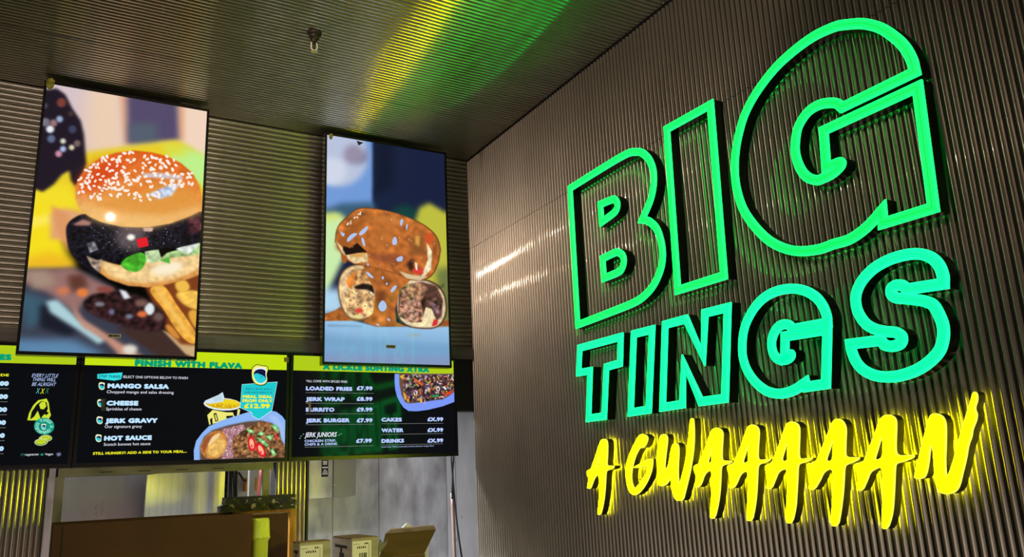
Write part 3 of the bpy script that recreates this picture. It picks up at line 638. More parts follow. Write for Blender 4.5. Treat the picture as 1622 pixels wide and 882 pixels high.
    P(B_((410, 275), (470, 300), (505, 295), (485, 375), (440, 335)), (158, 138, 120), 1, noise=.2)
    P(B_((415, 205), (460, 190), (480, 240), (430, 260)), (116, 116, 124), 1, noise=.25)
    P(B_((740, 112), (800, 112), (795, 134), (745, 134)), (214, 176, 176), 1)
    cv.ell(*B_((670, 168))[0], 26, 22, (150, 130, 130), 9, 0, .55); cv.ell(*B_((670, 168))[0], 6.5, 5, (255, 252, 240), 1.5)  # lamp flare on the glass painted into the picture, with its halo
    P(B_((700, 180), (762, 166), (774, 218), (715, 230)), (228, 30, 42), .5)
    # top bun
    BUN = A_((318, 745), (318, 670), (345, 600), (400, 535), (480, 480), (580, 448), (690, 434), (800, 445), (900, 470), (990, 515), (1060, 575), (1105, 650), (1122, 730), (1120, 790))+[(320.4, 333), (300, 343), (270, 354), (234.6, 360), (193.8, 359.4), (161, 351.8), (142, 343.6), (124.8, 330)]
    P(BUN, (222, 92, 22), 1, grad=(240, 190, 112), noise=.03)
    P(A_((330, 700), (350, 600), (460, 500), (640, 470), (600, 600), (450, 700)), (216, 62, 16), 12, .8)
    P(A_((560, 700), (900, 640), (1100, 690), (1100, 800), (900, 860), (560, 850), (400, 790)), (226, 152, 62), 12, .8)
    P(A_((330, 760), (560, 830), (900, 850), (1110, 780), (1110, 830), (800, 930), (430, 880)), (244, 194, 120), 9, .8)
    P(A_((780, 715), (850, 680), (950, 640), (975, 655), (930, 720), (850, 745)), (196, 212, 246), 2, .95, noise=.1)
    P(A_((740, 580), (860, 575), (1000, 595), (1000, 620), (850, 610), (750, 605)), (206, 204, 224), 2, .85)
    P(A_((560, 700), (780, 640), (840, 660), (700, 720)), (232, 120, 40), 5, .5)
    k = 0
    while k < 190:
        x, y = random.uniform(330, 1110), random.uniform(445, 765)
        if not inpoly(*A_((x, y))[0], BUN): continue
        d = ((x-640)/420)**2+((y-575)/170)**2
        if d > 1.25 or random.random() < max(0, d-.55): continue
        s = random.uniform(.8, 1.15); cv.ell(*A_((x, y))[0], 3.4*s, 2.1*s, (252, 240, 232), .4, random.choice([-60, -20, 10, 40, 75]), .95, n=10); k += 1
def C_(*p): return cr((505, 205), 4.523, p)
def D_(*p): return cr((505, 380), 4.305, p)
def paint_wrap(cv):
    P = cv.poly
    P(C_((0, 0), (1000, 0), (1000, 1800), (0, 1800)), (24, 32, 62))
    P(C_((380, 0), (540, 0), (540, 400), (380, 500)), (16, 20, 44), 12, .8)
    P(C_((0, 20), (384, 20), (384, 570), (0, 620)), (112, 152, 216), 4)
    cv.ell(*C_((160, 190))[0], 43, 48, (184, 194, 220), 8); cv.ell(*C_((250, 180))[0], 16, 16, (150, 140, 166), 8)
    cv.ell(*C_((90, 300))[0], 24, 22, (206, 214, 232), 8); P(C_((270, 260), (350, 220), (350, 120), (300, 200)), (120, 124, 158), 8)
    P(C_((0, 590), (160, 530), (400, 520), (400, 640), (0, 680)), (58, 92, 120), 8)
    P(C_((520, 580), (620, 530), (700, 580), (700, 700), (520, 700)), (18, 66, 62), 10)
    P(C_((690, 650), (720, 560), (790, 525), (920, 600), (1000, 640), (1000, 1500), (760, 1500)), (190, 190, 64), 7)
    P(D_((800, 200), (900, 180), (900, 560), (820, 560)), (112, 122, 66), 10)
    P(C_((0, 620), (120, 595), (200, 640), (190, 900), (0, 1300)), (204, 236, 172), 7)
    P(C_((30, 600), (170, 600), (170, 640), (30, 660)), (214, 222, 96), 8, .7)
    P(D_((0, 330), (150, 330), (180, 500), (0, 520)), (176, 214, 238), 10)
    # table
    P(D_((0, 545), (200, 540), (400, 588), (900, 585), (900, 860), (0, 860)), (160, 204, 238), 2, grad=(110, 152, 196))
    P(D_((0, 640), (300, 680), (900, 720), (900, 780), (0, 720)), (110, 158, 196), 10, .7)
    P(D_((0, 780), (900, 800), (900, 860), (0, 860)), (140, 150, 190), 8, .7)
    cv.ell(*D_((650, 648))[0], 12, 3, (150, 176, 190), 3); P(D_((60, 575), (300, 585), (300, 592), (60, 590)), (120, 156, 190), 2)
    P(D_((0, 505), (60, 500), (110, 480), (150, 455), (220, 520), (330, 540), (310, 550), (0, 552)), (168, 96, 40), 1, noise=.1)
    P(D_((800, 560), (900, 540), (900, 588), (800, 592)), (150, 82, 42), 2)
    # lower left roll
    P(D_((124, 340), (142, 235), (196, 176), (292, 160), (400, 200), (400, 490), (330, 545), (216, 550), (156, 485)), (120, 84, 50), 1, smooth=True)
    P(D_((132, 340), (150, 240), (200, 185), (290, 168), (390, 200), (400, 480), (330, 535), (220, 540), (165, 480)), (228, 196, 146), .8, smooth=True, noise=.08)
    P(D_((190, 250), (230, 200), (330, 190), (370, 290), (240, 320)), (214, 160, 100), 2, noise=.2)
    P(D_((185, 275), (245, 215), (250, 250), (225, 340), (195, 310)), (230, 134, 54), 1, noise=.1)
    P(D_((235, 320), (300, 295), (370, 308), (382, 370), (330, 338), (260, 338)), (28, 18, 16), 1.5)
    P(D_((170, 350), (260, 335), (350, 350), (385, 420), (375, 510), (270, 535), (190, 480)), (216, 172, 118), 1, noise=.22, nsize=4)
    scatter(cv, D_((180, 350), (370, 350), (380, 500), (260, 520), (190, 450)), 60, [(240, 206, 156), (176, 120, 70), (250, 226, 190), (150, 96, 60)], .6, 2, 2, .5, .7)
    cv.ell(*D_((275, 482))[0], 6, 4, (222, 66, 52), 1); cv.ell(*D_((270, 520))[0], 8, 3, (236, 214, 140), 1)
    # lower right roll
    P(D_((530, 295), (640, 256), (780, 276), (855, 345), (880, 450), (860, 552), (800, 606), (700, 608), (590, 592), (520, 515)), (84, 52, 32), 1, smooth=True)
    P(D_((540, 300), (640, 265), (770, 285), (845, 350), (870, 450), (850, 545), (800, 597), (700, 600), (600, 585), (530, 510)), (222, 202, 168), .8, smooth=True, noise=.06)
    P(D_((545, 320), (700, 285), (800, 310), (845, 400), (838, 520), (780, 575), (640, 560), (540, 510)), (96, 62, 50), 2)
    P(D_((560, 330), (690, 285), (745, 330), (700, 420), (715, 540), (640, 568), (545, 520)), (160, 114, 92), 1, noise=.24, nsize=3)
    scatter(cv, D_((560, 400), (690, 400), (710, 530), (600, 550), (545, 510)), 45, [(196, 156, 150), (120, 84, 90), (176, 140, 140), (90, 56, 50)], .6, 1.6, 2.6, .4, .8)
    scatter(cv, D_((590, 300), (730, 300), (720, 400), (600, 400)), 25, [(206, 176, 96), (186, 130, 84), (150, 100, 60)], .8, 2, 2, .5, .7)
    P(D_((730, 400), (800, 365), (845, 420), (830, 500), (780, 500)), (88, 62, 50), 1.5, noise=.3)
    P(D_((755, 420), (800, 440), (825, 500), (800, 505)), (150, 116, 126), 2, noise=.2)
    P(D_((690, 420), (730, 380), (720, 480)), (40, 24, 20), 3)
    P(D_((730, 458), (770, 470), (800, 545), (770, 590), (690, 590), (620, 568), (700, 560)), (242, 224, 176), 1, noise=.05)
    P(D_((770, 590), (785, 540), (812, 545), (806, 580)), (218, 44, 44), 1)
    for k in range(22): P(D_((695+k*7.5, 385-k*3), (699+k*7.5, 383-k*3), (699+k*7.5, 335-k*2), (697+k*7.5, 338-k*2)), (40, 34, 30), 0, .8)
    # sauce column, top roll
    P(D_((290, 120), (600, 120), (620, 280), (550, 340), (520, 470), (530, 560), (600, 590), (390, 590), (300, 560), (370, 500), (385, 350), (320, 230)), (176, 100, 44), 1, noise=.1, nsize=5)
    P(D_((400, 350), (460, 350), (440, 440), (395, 480)), (120, 64, 30), 4)
    TOP = C_((118, 830), (130, 700), (200, 630), (280, 562), (400, 568), (520, 590), (640, 630), (760, 688), (850, 770), (872, 890))+D_((825, 60), (812, 160), (770, 245), (700, 278), (600, 268), (540, 232), (400, 190), (320, 172), (240, 162), (195, 140), (148, 80), (112, 0))
    P([(600+(x-600)*1.018, 400+(y-400)*1.018) for x, y in TOP], (96, 56, 30), 1, smooth=True); P(TOP, (184, 104, 46), .8, noise=.1, nsize=5, smooth=True)
    P(C_((120, 850), (150, 760), (300, 640), (400, 600), (240, 760), (200, 900)), (160, 88, 38), 5)
    P(C_((300, 630), (520, 610), (700, 680), (560, 690), (400, 650)), (206, 130, 60), 6, .7); P(C_((420, 600), (560, 700), (480, 880), (350, 820)), (190, 112, 50), 8, .6)
    P(C_((660, 760), (760, 760), (760, 900), (660, 900)), (140, 84, 40), 7)
    P(C_((690, 760), (725, 760), (720, 840), (690, 820)), (220, 160, 70), 3)
    P(D_((330, 110), (480, 90), (620, 110), (540, 170), (400, 150)), (140, 74, 46), 5, .8)
    P(D_((112, 0), (170, 60), (230, 85), (330, 92), (335, 150), (240, 160), (165, 100)), (230, 204, 152), 1, noise=.08)
    P(D_((200, 90), (320, 92), (310, 120), (220, 115)), (220, 160, 84), 2)
    P(C_((180, 835), (225, 850), (275, 812), (345, 878), (280, 884), (190, 900)), (32, 16, 12), 1)
    P(D_((165, 40), (190, 75), (185, 90), (165, 70)), (24, 14, 12), 1)
    P(D_((735, 15), (772, 80), (765, 200), (705, 262), (700, 245), (745, 130)), (238, 224, 186), 1, noise=.06)
    P(D_((545, 212), (640, 240), (745, 248), (690, 277), (600, 262)), (218, 194, 154), 1)
    P(D_((600, 160), (640, 125), (650, 200), (620, 215)), (60, 30, 22), 3); P(D_((635, 200), (705, 190), (714, 228), (660, 234)), (222, 60, 52), 1); P(D_((655, 150), (672, 160), (672, 210), (660, 200)), (240, 226, 210), .5)
    cv.ell(*C_((790, 780))[0], 7, 9, (206, 84, 40), 2)
    P(D_((150, 90), (192, 112), (190, 152), (172, 162), (155, 130)), (170, 92, 40), .8)
    HL = (176, 202, 250)
    for q in (C_((283, 745), (320, 710), (352, 686), (350, 722), (300, 766)), C_((198, 785), (240, 740), (285, 745), (240, 782), (205, 812)), C_((145, 715), (165, 740), (190, 742), (172, 778)), C_((578, 655), (605, 634), (604, 668), (588, 700)), C_((524, 792), (552, 758), (566, 820), (528, 832)), C_((300, 770), (325, 780), (335, 845), (315, 830)), C_((620, 690), (640, 670), (630, 735)),
              D_((528, 122), (575, 104), (572, 146), (530, 148)), D_((484, 346), (520, 304), (537, 318), (500, 362)), D_((398, 452), (438, 398), (472, 460), (430, 497)), D_((318, 212), (345, 222), (384, 266), (340, 252)), D_((424, 252), (446, 244), (440, 278)), D_((452, 300), (468, 284), (470, 310)), D_((460, 530), (490, 540), (480, 560)), D_((380, 570), (412, 572), (410, 590)), D_((325, 155), (345, 158), (335, 186))):
        P(q, HL, .4, .95, smooth=True)
    scatter(cv, TOP, 60, [(226, 226, 246), (250, 220, 180), (120, 60, 26), (210, 130, 70)], .35, .9, 1.6, 0, .8)
    scatter(cv, C_((190, 690), (300, 590), (300, 620), (220, 680)), 16, [(250, 240, 226)], .6, 1.2, 2, 0, .9)
    P(C_((270, 80), (320, 95), (285, 115)), (28, 34, 40), .5)
portrait_tv(-.1356, 3.8086, 1.8108, 0., 'portrait screen at left showing a sesame bun burger with fries', paint_burger, ((181, 532), (80, 134), .03))
portrait_tv(1.1502, 3.8329, 1.8101, -.0205, 'portrait screen nearer the corner showing a sauce covered wrap', paint_wrap, ((619, 549), (524, 217), .018))

# ------------------------------------------------------------------ landscape menu screens
MY, MW, MTOP = 3.90, .873, .626
MH = MW*9/16
pending = []                                        # text waiting to become meshes
def text(parent, s, x0, x1, y0, cap, colour, bold=.03, shear=0, y=MY, name='lettering', d=.0012, mono=None):
    """s set between photo columns x0..x1 with its baseline through row y0 at x0 and capitals cap px high"""
    a, b = at(x0, y0, 'y', y), at(x1, y0, 'y', y); cp = (at(x0, y0-cap, 'y', y)-a).z
    cu = bpy.data.curves.new('t', 'FONT'); cu.body = s; cu.size = 1; cu.space_character = 1+1.5*bold; cu.shear = shear; cu.resolution_u = 3
    o = bpy.data.objects.new('t', cu); COL.objects.link(o)
    pending.append((o, bold, name, parent, a, b.x-a.x, cp, EM[colour] if colour in EM else M[colour], y-d, s))
def flush_text():
    dg = bpy.context.evaluated_depsgraph_get(); dg.update()
    for o, bold, name, parent, a, w, cp, m, y, s in pending:
        src = bpy.data.meshes.new_from_object(o.evaluated_get(dg)); n = len(src.vertices)
        co = np.empty(n*3); src.vertices.foreach_get('co', co); co = co.reshape(-1, 3)
        fs = [tuple(p.vertices) for p in src.polygons]; V = []; F = []
        b = bold if bold > .01 else 0                                  # heavy faces: the outline thickened all round
        for dx, dz in ([(math.cos(t)*b, math.sin(t)*b) for t in np.arange(8)*math.pi/4]+[(0, 0)] if b else [(0, 0)]):
            k = len(V); V += [(x+dx, z+dz) for x, z in co[:, :2]]; F += [tuple(k+q for q in f) for f in fs]
        V = np.array(V); mn, mx = V[:, 0].min(), V[:, 0].max(); sx = w/(mx-mn); sz = cp/(.69+2*b)
        cu = o.data; bpy.data.objects.remove(o); bpy.data.curves.remove(cu); bpy.data.meshes.remove(src)
        pyobj(name, [(a.x+(x-mn)*sx, y, a.z+(z+b)*sz) for x, z in V], F, m, parent)
    pending.clear()
def rule(parent, x0, x1, y0, y1=None, h=.7, colour='grey'):
    a, b = at(x0, y0, 'y', MY-.0012), at(x1, y0, 'y', MY-.0012); z = a.z; hh = h*.0031/2
    pyobj('rule', [(a.x, MY-.0012, z-hh), (b.x, MY-.0012, z-hh), (b.x, MY-.0012, z+hh), (a.x, MY-.0012, z+hh)], [(0, 1, 2, 3)], EM[colour], parent)
def menu(x0, label, paint, cw=640):
    t = thing('menu_screen', label, 'menu screen', (x0, MY, MTOP-MH+EYE)); z1 = MTOP+EYE; z0 = z1-MH; bz = .0145
    boxo('housing', x0-bz, x0+MW+bz, MY+.003, MY+.03, z0-bz*1.2, z1+bz, M['bezel'], t)
    bm = bmesh.new()
    for a in ((x0-bz, x0+MW+bz, z1, z1+bz), (x0-bz, x0+MW+bz, z0-bz*1.2, z0), (x0-bz, x0, z0, z1), (x0+MW, x0+MW+bz, z0, z1)):
        box(bm, a[0], a[1], MY-.004, MY+.003, a[2], a[3])
    obj('bezel', bm, M['bezel'], t)
    cv = Canvas(cw, int(cw*9/16), (5, 7, 13))
    cv.to = lambda px, py: ((at(px, py, 'y', MY).x-x0)/MW, (z1-at(px, py, 'y', MY).z)/MH)
    paint(cv)
    me = bpy.data.meshes.new('display'); me.from_pydata([(x0, MY, z0), (x0+MW, MY, z0), (x0+MW, MY, z1), (x0, MY, z1)], [], [(0, 1, 2, 3)])
    me.uv_layers.new(name='uv').data.foreach_set('uv', [0, 0, 1, 0, 1, 1, 0, 1])
    link('display', me, print_mat('menu_picture', cv.image('menu_picture'), 1.0, .07), t)
    return t
BANDH = .0745                                       # height of the lime heading band
def band(cv, x0, col):
    k = int(cv.h*BANDH/MH); cv.a[:k] = np.array(col)/255
LIME, LIME2 = (196, 226, 16), (176, 204, 24)
def mouth(cv, x, y, s):
    q = lambda pts: [(x+a*s, y+b*s) for a, b in pts]
    cv.poly(q([(-.75, -.1), (-.7, -.7), (-.2, -1.0), (.25, -.85), (.75, -.85), (.9, -.5), (.7, 0), (.85, .5), (.6, .95), (.1, 1.05), (-.4, .9), (-.7, .4)]), (240, 244, 190) if s < 8 else (10, 14, 10), 0, smooth=True)
    if s > 8: cv.poly(q([(-.70, -.1), (-.65, -.66), (-.2, -.94), (.25, -.80), (.72, -.8), (.84, -.5), (.65, 0), (.79, .5), (.55, .88), (.1, .98), (-.38, .84), (-.66, .4)]), (242, 240, 110), 0, smooth=True)
    cv.poly(q([(-.56, -.15), (-.36, -.62), (.2, -.72), (.68, -.58), (.62, 0), (.72, .48), (.48, .82), (0, .86), (-.42, .58)]), (236, 240, 250), 0, smooth=True)
    cv.poly(q([(-.56, -.12), (-.3, -.46), (.2, -.54), (.62, -.40), (.56, 0), (.68, .42), (.44, .70), (0, .74), (-.4, .46)]), (18, 16, 60), 0, smooth=True)
    cv.poly(q([(-.58, -.02), (-.2, -.16), (.12, -.02), (.34, .06), (.62, .26), (.58, .62), (.1, .84), (-.34, .56)]), (40, 206, 220), 0, smooth=True)
    if s > 8: cv.poly(q([(-.05, .05), (.3, .2), (.12, .4), (.22, .2)]), (20, 120, 150), 0)
def E_(*p): return cr((300, 600), 6.531, p)
def paint_m2(cv):
    band(cv, 0, LIME)
    P = cv.poly; G = lambda *p: cr((370, 565), 8.4, p)
    # cup
    P(E_((160, 260), (530, 290), (520, 400), (430, 440), (180, 480)), (12, 12, 12)); P(E_((185, 375), (240, 320), (380, 345), (450, 345), (470, 400), (330, 440), (205, 475)), (240, 232, 120), 0)
    P(E_((250, 360), (278, 350), (300, 430), (270, 445)), (20, 20, 16)); P(E_((262, 372), (274, 366), (290, 426), (276, 434)), (240, 232, 120)); P(E_((212, 420), (236, 400), (240, 470), (222, 474)), (20, 20, 16)); P(E_((380, 384), (450, 378), (450, 400), (384, 410)), (20, 20, 16)); P(E_((500, 310), (526, 316), (516, 370), (492, 380)), (236, 232, 140))
    cv.ell(*E_((345, 262))[0], 30.5, 10, (226, 240, 250), 0, 3); cv.ell(*E_((348, 258))[0], 28, 8, (226, 190, 30), 0, 3); cv.ell(*E_((420, 245))[0], 14, 4.6, (240, 212, 30), 1, 3)
    scatter(cv, E_((220, 270), (520, 250), (460, 300), (280, 295)), 40, [(210, 160, 20), (250, 226, 60), (190, 130, 20)], .5, 1.2, 2, .4, .8)
    P(E_((160, 225), (300, 165), (345, 135), (362, 195), (350, 235), (215, 258), (175, 250)), (206, 230, 244)); P(E_((240, 195), (330, 165), (340, 220), (250, 240)), (190, 214, 226), 1)
    # tray
    P(E_((48, 870), (45, 740), (70, 640), (130, 560), (200, 490), (330, 430), (600, 345), (800, 320), (900, 340), (960, 385), (992, 430), (994, 870)), (140, 182, 246), 0)
    P(E_((110, 870), (110, 700), (150, 600), (240, 530), (400, 480), (600, 440), (740, 430), (860, 460), (930, 520), (950, 620), (984, 700), (984, 870)), (96, 74, 62), 2)
    P(E_((820, 370), (900, 390), (970, 480), (990, 640), (960, 640), (920, 500), (850, 430)), (164, 194, 244), 4)
    RICE = E_((330, 520), (560, 470), (600, 560), (470, 640), (450, 820), (330, 830), (380, 640)); P(RICE, (170, 120, 130), 1)
    scatter(cv, RICE, 150, [(250, 226, 236), (232, 190, 206), (96, 50, 60), (255, 244, 246)], .4, .65, 3, 0, .9)
    STEW = E_((560, 530), (740, 432), (860, 462), (930, 530), (945, 620), (980, 680), (984, 810), (470, 815), (440, 690), (450, 620)); P(STEW, (126, 86, 56), 1, noise=.25, nsize=3)
    scatter(cv, STEW, 130, [(170, 116, 64), (96, 62, 40), (206, 150, 90), (70, 44, 32), (222, 170, 106), (180, 96, 60)], .8, 2.4, 2, .6, .75)
    P(E_((110, 700), (150, 610), (240, 540), (330, 530), (385, 590), (390, 680), (350, 780), (300, 822), (170, 826), (120, 760)), (198, 130, 62), .8, smooth=True, noise=.08)
    P(E_((200, 650), (300, 590), (380, 640), (360, 760), (260, 815), (180, 780)), (236, 186, 100), 4, noise=.06); P(E_((180, 680), (230, 600), (310, 555), (320, 580), (260, 640), (205, 690)), (246, 214, 156), 1)
    P(E_((120, 690), (170, 610), (270, 545), (220, 620), (180, 700), (150, 780)), (156, 84, 48), 2)
    for x, y, r in ((645, 670, -10), (740, 735, -25)):
        cv.ell(*E_((x, y))[0], 6.2, 12.5, (226, 26, 40), .4, r); cv.ell(*E_((x, y))[0], 3.6, 8.2, (250, 176, 150), .4, r); cv.ell(*E_((x+4, y-10))[0], 1.4, 3, (236, 206, 110), .3, r); cv.ell(*E_((x, y+24))[0], 1.2, 2, (226, 26, 40), .3, r)
    for q in (E_((585, 510), (660, 530), (675, 565), (610, 550)), E_((700, 600), (780, 640), (820, 690), (790, 700), (720, 640)), E_((835, 480), (890, 470), (930, 530), (900, 545)), E_((700, 575), (740, 540), (780, 560), (750, 590)), E_((780, 590), (870, 580), (840, 640)), E_((836, 740), (860, 715), (900, 780), (870, 800))):
        P(q, (110, 196, 110), .4, noise=.08); cx, cy = np.mean(q, 0); cv.ell(cx, cy, 2.6, 1.6, (206, 236, 190), .4, 40)
    P(E_((880, 550), (915, 600), (910, 640), (890, 610)), (220, 60, 50), .5)
    # price flag
    P(G((110, 365), (585, 330), (512, 718), (335, 838), (248, 790), (240, 745), (85, 680)), (214, 246, 246)); P(G((114, 370), (578, 336), (506, 714), (335, 830), (254, 784), (244, 738), (90, 676)), (26, 202, 206))
    # step flag
    H = lambda *p: cr((140, 585), 9.541, p)
    P(H((135, 70), (518, 45), (495, 150), (390, 170), (135, 138)), (50, 226, 226))
    mouth(cv, 410.6, 593.3, 17)
    for x, y in ((160.7, 611), (158.6, 638), (157.4, 665.2), (155.7, 693.6)): mouth(cv, x, y, 6.3)
    P(H((190, 440), (262, 440), (255, 625), (190, 625)), (44, 46, 30), .5, .9)
def F_(*p): return cr((610, 580), 8.817, p)
def paint_m3(cv):
    band(cv, 0, LIME2)
    P = cv.poly
    P(F_((133, 105), (132, 200), (140, 320), (165, 420), (210, 510), (260, 580), (330, 625), (450, 628), (600, 608), (800, 560), (960, 500), (1000, 480), (1000, 105)), (124, 152, 250), 0)
    P(F_((195, 105), (200, 250), (230, 400), (280, 500), (330, 520), (420, 512), (600, 480), (800, 465), (900, 410), (965, 350), (1000, 330), (1000, 105)), (110, 74, 60), 1)
    FO = F_((250, 120), (260, 300), (330, 490), (500, 505), (800, 450), (950, 370), (965, 120)); P(FO, (74, 52, 58), 1, noise=.3, nsize=3)
    scatter(cv, FO, 230, [(240, 226, 226), (196, 160, 196), (60, 34, 66), (222, 90, 50), (236, 180, 60), (120, 160, 90), (40, 26, 40), (150, 100, 70), (246, 236, 220), (206, 120, 60)], .5, 1.5, 3.2, .3, .85)
    for q in (F_((200, 140), (270, 110), (250, 190)), F_((300, 470), (335, 450), (330, 515)), F_((480, 460), (520, 440), (520, 500), (490, 515)), F_((440, 450), (475, 450), (470, 490)), F_((250, 350), (290, 400), (300, 470), (270, 460))): P(q, (230, 176, 60), .4)
    P(F_((640, 410), (750, 390), (740, 425), (660, 430)), (40, 150, 90), .4); P(F_((830, 380), (950, 330), (940, 380), (850, 420)), (206, 70, 40), .6); P(F_((400, 160), (530, 240), (520, 280), (410, 200)), (226, 96, 50), .6); P(F_((800, 290), (830, 275), (865, 320), (840, 330)), (210, 226, 236), .5); cv.ell(*F_((740, 315))[0], 3, 4.4, (216, 206, 206), .5); cv.ell(*F_((740, 320))[0], 1.3, 2, (60, 40, 50), .3)
    P(F_((965, 105), (1010, 105), (1010, 340), (968, 345)), (124, 152, 250), 0)
def J_(*p): return cr((0, 580), 5.69, p)
def paint_m1(cv):
    band(cv, 0, LIME2)
    P = cv.poly
    P(J_((245, 487), (262, 420), (300, 350), (345, 305), (420, 290), (440, 330), (448, 400), (460, 440), (440, 475), (400, 490)), (206, 224, 50), 0)
    P(J_((272, 480), (285, 410), (330, 345), (375, 312), (420, 325), (432, 380), (415, 420), (380, 450), (370, 480), (340, 400), (310, 450)), (10, 12, 12), 0)
    P(J_((352, 345), (375, 318), (408, 322), (418, 360), (395, 388), (365, 385)), (206, 224, 50), 0); P(J_((385, 420), (410, 400), (440, 420), (420, 440)), (10, 12, 12), 0); P(J_((262, 482), (320, 455), (345, 470), (340, 488)), (206, 224, 50), 0)
    cv.ell(*J_((398, 540))[0], 16.2, 13.4, (16, 160, 136), 0, n=28); cv.ell(*J_((392, 543))[0], 6, 6.4, (20, 120, 110), 0, n=20)
    mouth(cv, *J_((392, 543))[0], 5)
    for x, y in ((410, 650), (370, 683)):
        cv.ell(*J_((x, y))[0], 10.6, 5.6, (236, 240, 220), 0, -4, n=20); cv.ell(*J_((x, y))[0], 9.6, 4.8, (120, 160, 30), 0, -4, n=20); cv.ell(*J_((x-2, y-4))[0], 8.4, 3.7, (196, 214, 50), 0, -4, n=20); P(J_((x-40, y-8), (x+30, y-12), (x+30, y-8), (x-40, y-4)), (150, 180, 40), .3)
    P(J_((362, 790), (395, 786), (384, 806), (370, 804)), (30, 170, 120), .3); P(J_((505, 784), (545, 776), (552, 800), (520, 814)), (150, 160, 200), .8, .8)
m2 = menu(.121, 'middle menu screen with mango salsa list and tray of food', paint_m2, 760)
m3 = menu(1.027, 'right menu screen listing loaded fries, wraps and drinks prices', paint_m3, 700)
m1 = menu(.121-.906, 'left menu screen cut by the frame with green badge and lemon slices', paint_m1, 640)
t = text
t(m2, 'FINISH WITH FLAVA', 213, 384, 580, 10.6, 'green', .1)
t(m2, 'STEP THREE:', 156.5, 191.5, 598, 4.2, 'navy', .02)
t(m2, 'SELECT ONE OPTIONS BELOW TO FINISH', 194.5, 297.5, 598.6, 3.9, 'white', .008)
for s, s2, x, xe, yb, x2, x2e, yb2 in (('MANGO SALSA', 'Chopped mango and salsa dressing', 170, 267.5, 614.8, 169, 275, 622.6), ('CHEESE', 'Sprinkles of cheese', 168.5, 219, 642.2, 168, 224, 649.8), ('JERK GRAVY', 'Our signature gravy', 166.5, 249.5, 670.2, 165.8, 224.5, 677.8), ('HOT SAUCE', 'Scotch bonnet hot sauce', 164.5, 240.3, 698, 164.2, 238, 706)):
    t(m2, s, x, xe, yb, 7.8, 'ice', .085); t(m2, s2, x2, x2e, yb2, 4.6, 'white', .008)
t(m2, 'STILL HUNGRY? ADD A SIDE TO YOUR MEAL...', 147, 295.5, 720.3, 4.3, 'yellow', .05)
t(m2, 'Add a drink and a', 388.5, 429.5, 617.2, 3.8, 'navy', .004); t(m2, 'side and make it a', 387.5, 430, 622.6, 3.8, 'navy', .004)
t(m2, 'MEAL DEAL', 384, 431.5, 630.4, 5, 'yellow', .06); t(m2, 'FROM ONLY', 384, 431.5, 637, 5, 'yellow', .06); t(m2, '\u00a312.99', 386.5, 427.5, 646.6, 7.6, 'yellow', .07)
t(m3, 'A LICKLE SUMTING XTRA', 511, 680, 585.6, 9.6, 'green', .1)
t(m3, '*ALL COME WITH SPICED FRIES', 484.5, 550, 605, 3.5, 'white', .004)
for s, xe, yb, ps in (('LOADED FRIES', 558, 618.2, '\u00a37.99'), ('JERK WRAP', 546, 635.2, '\u00a38.99'), ('BURRITO', 529.5, 652, '\u00a39.99'), ('JERK BURGER', 553.8, 669.2, '\u00a37.99')):
    t(m3, s, 484.3, xe, yb, 6.6, 'lilac', .075); t(m3, ps, 564.8, 590, yb-.2, 6.6, 'lilac', .075); rule(m3, 484.3, 592, yb+3.4)
t(m3, 'JERK JUNIORS', 482.3, 533.5, 692.4, 7.6, 'white', .02, .25)
t(m3, 'CHICKEN STRIP,', 482.3, 532.2, 700.4, 4, 'lilac', .03); t(m3, 'CHIPS & A DRINK', 482.3, 534.5, 705.8, 4, 'lilac', .03)
t(m3, '\u00a37.99', 564, 589, 701.4, 6.6, 'lilac', .075); rule(m3, 482.3, 592, 708.2)
for s, xe, yb in (('CAKES', 636.5, 667.8), ('WATER', 639, 684.8), ('DRINKS', 640, 701.6)):
    t(m3, s, 604, xe, yb, 6.4, 'lilac', .075); t(m3, '\u00a3X.99', 677, 702, yb-.6, 6.4, 'lilac', .075); rule(m3, 604, 702, yb+3.2)
t(m3, 'Coke Cola, White Lemonade, Sunkist, Jamaican Ginger Beer', 604, 687.5, 708.8, 2.1, 'lilac', 0)
for x, y in ((476, 690.5), (474, 694), (479.5, 687.5), (536, 689), (539, 687)): rule(m3, x, x+2, y, colour='mint')
t(m1, 'ES', -2, 18.2, 570.3, 10, 'green', .1)
t(m1, 'SIDE', -7.5, 14, 595.6, 4, 'yellow', .035)
for k, (y, x) in enumerate(((611, 13.6), (631.8, 12.2), (652.4, 10.8), (673, 9), (693.6, 7.2), (714.4, 5.6))):
    t(m1, '00', x-14.5, x, y, 7.6, 'ice', .085); rule(m1, -6, x, y+4.3)
t(m1, 'EVERY LITTLE', 50, 92.5, 597, 5.6, 'lilac', .01, .35); t(m1, 'THING WILL', 52, 88, 603.5, 5.6, 'lilac', .01, .35); t(m1, 'BE ALRIGHT', 50, 89, 611, 5.6, 'lilac', .01, .35)
t(m1, 'X', 56.5, 63, 623, 8.5, 'tealx', 0, .35); t(m1, 'X', 63.5, 70.5, 623.6, 8.5, 'yellow', 0, .35); t(m1, 'X', 71, 77.8, 623, 8.5, 'jade', 0, .35)
t(m1, '(V)', 32.6, 39, 721.5, 3.6, 'jade', 0); t(m1, 'vegetarian', 39.5, 61, 721.5, 3.6, 'white', .004); t(m1, 'Vegan', 71, 83.8, 721, 3.6, 'white', .004)
flush_text()
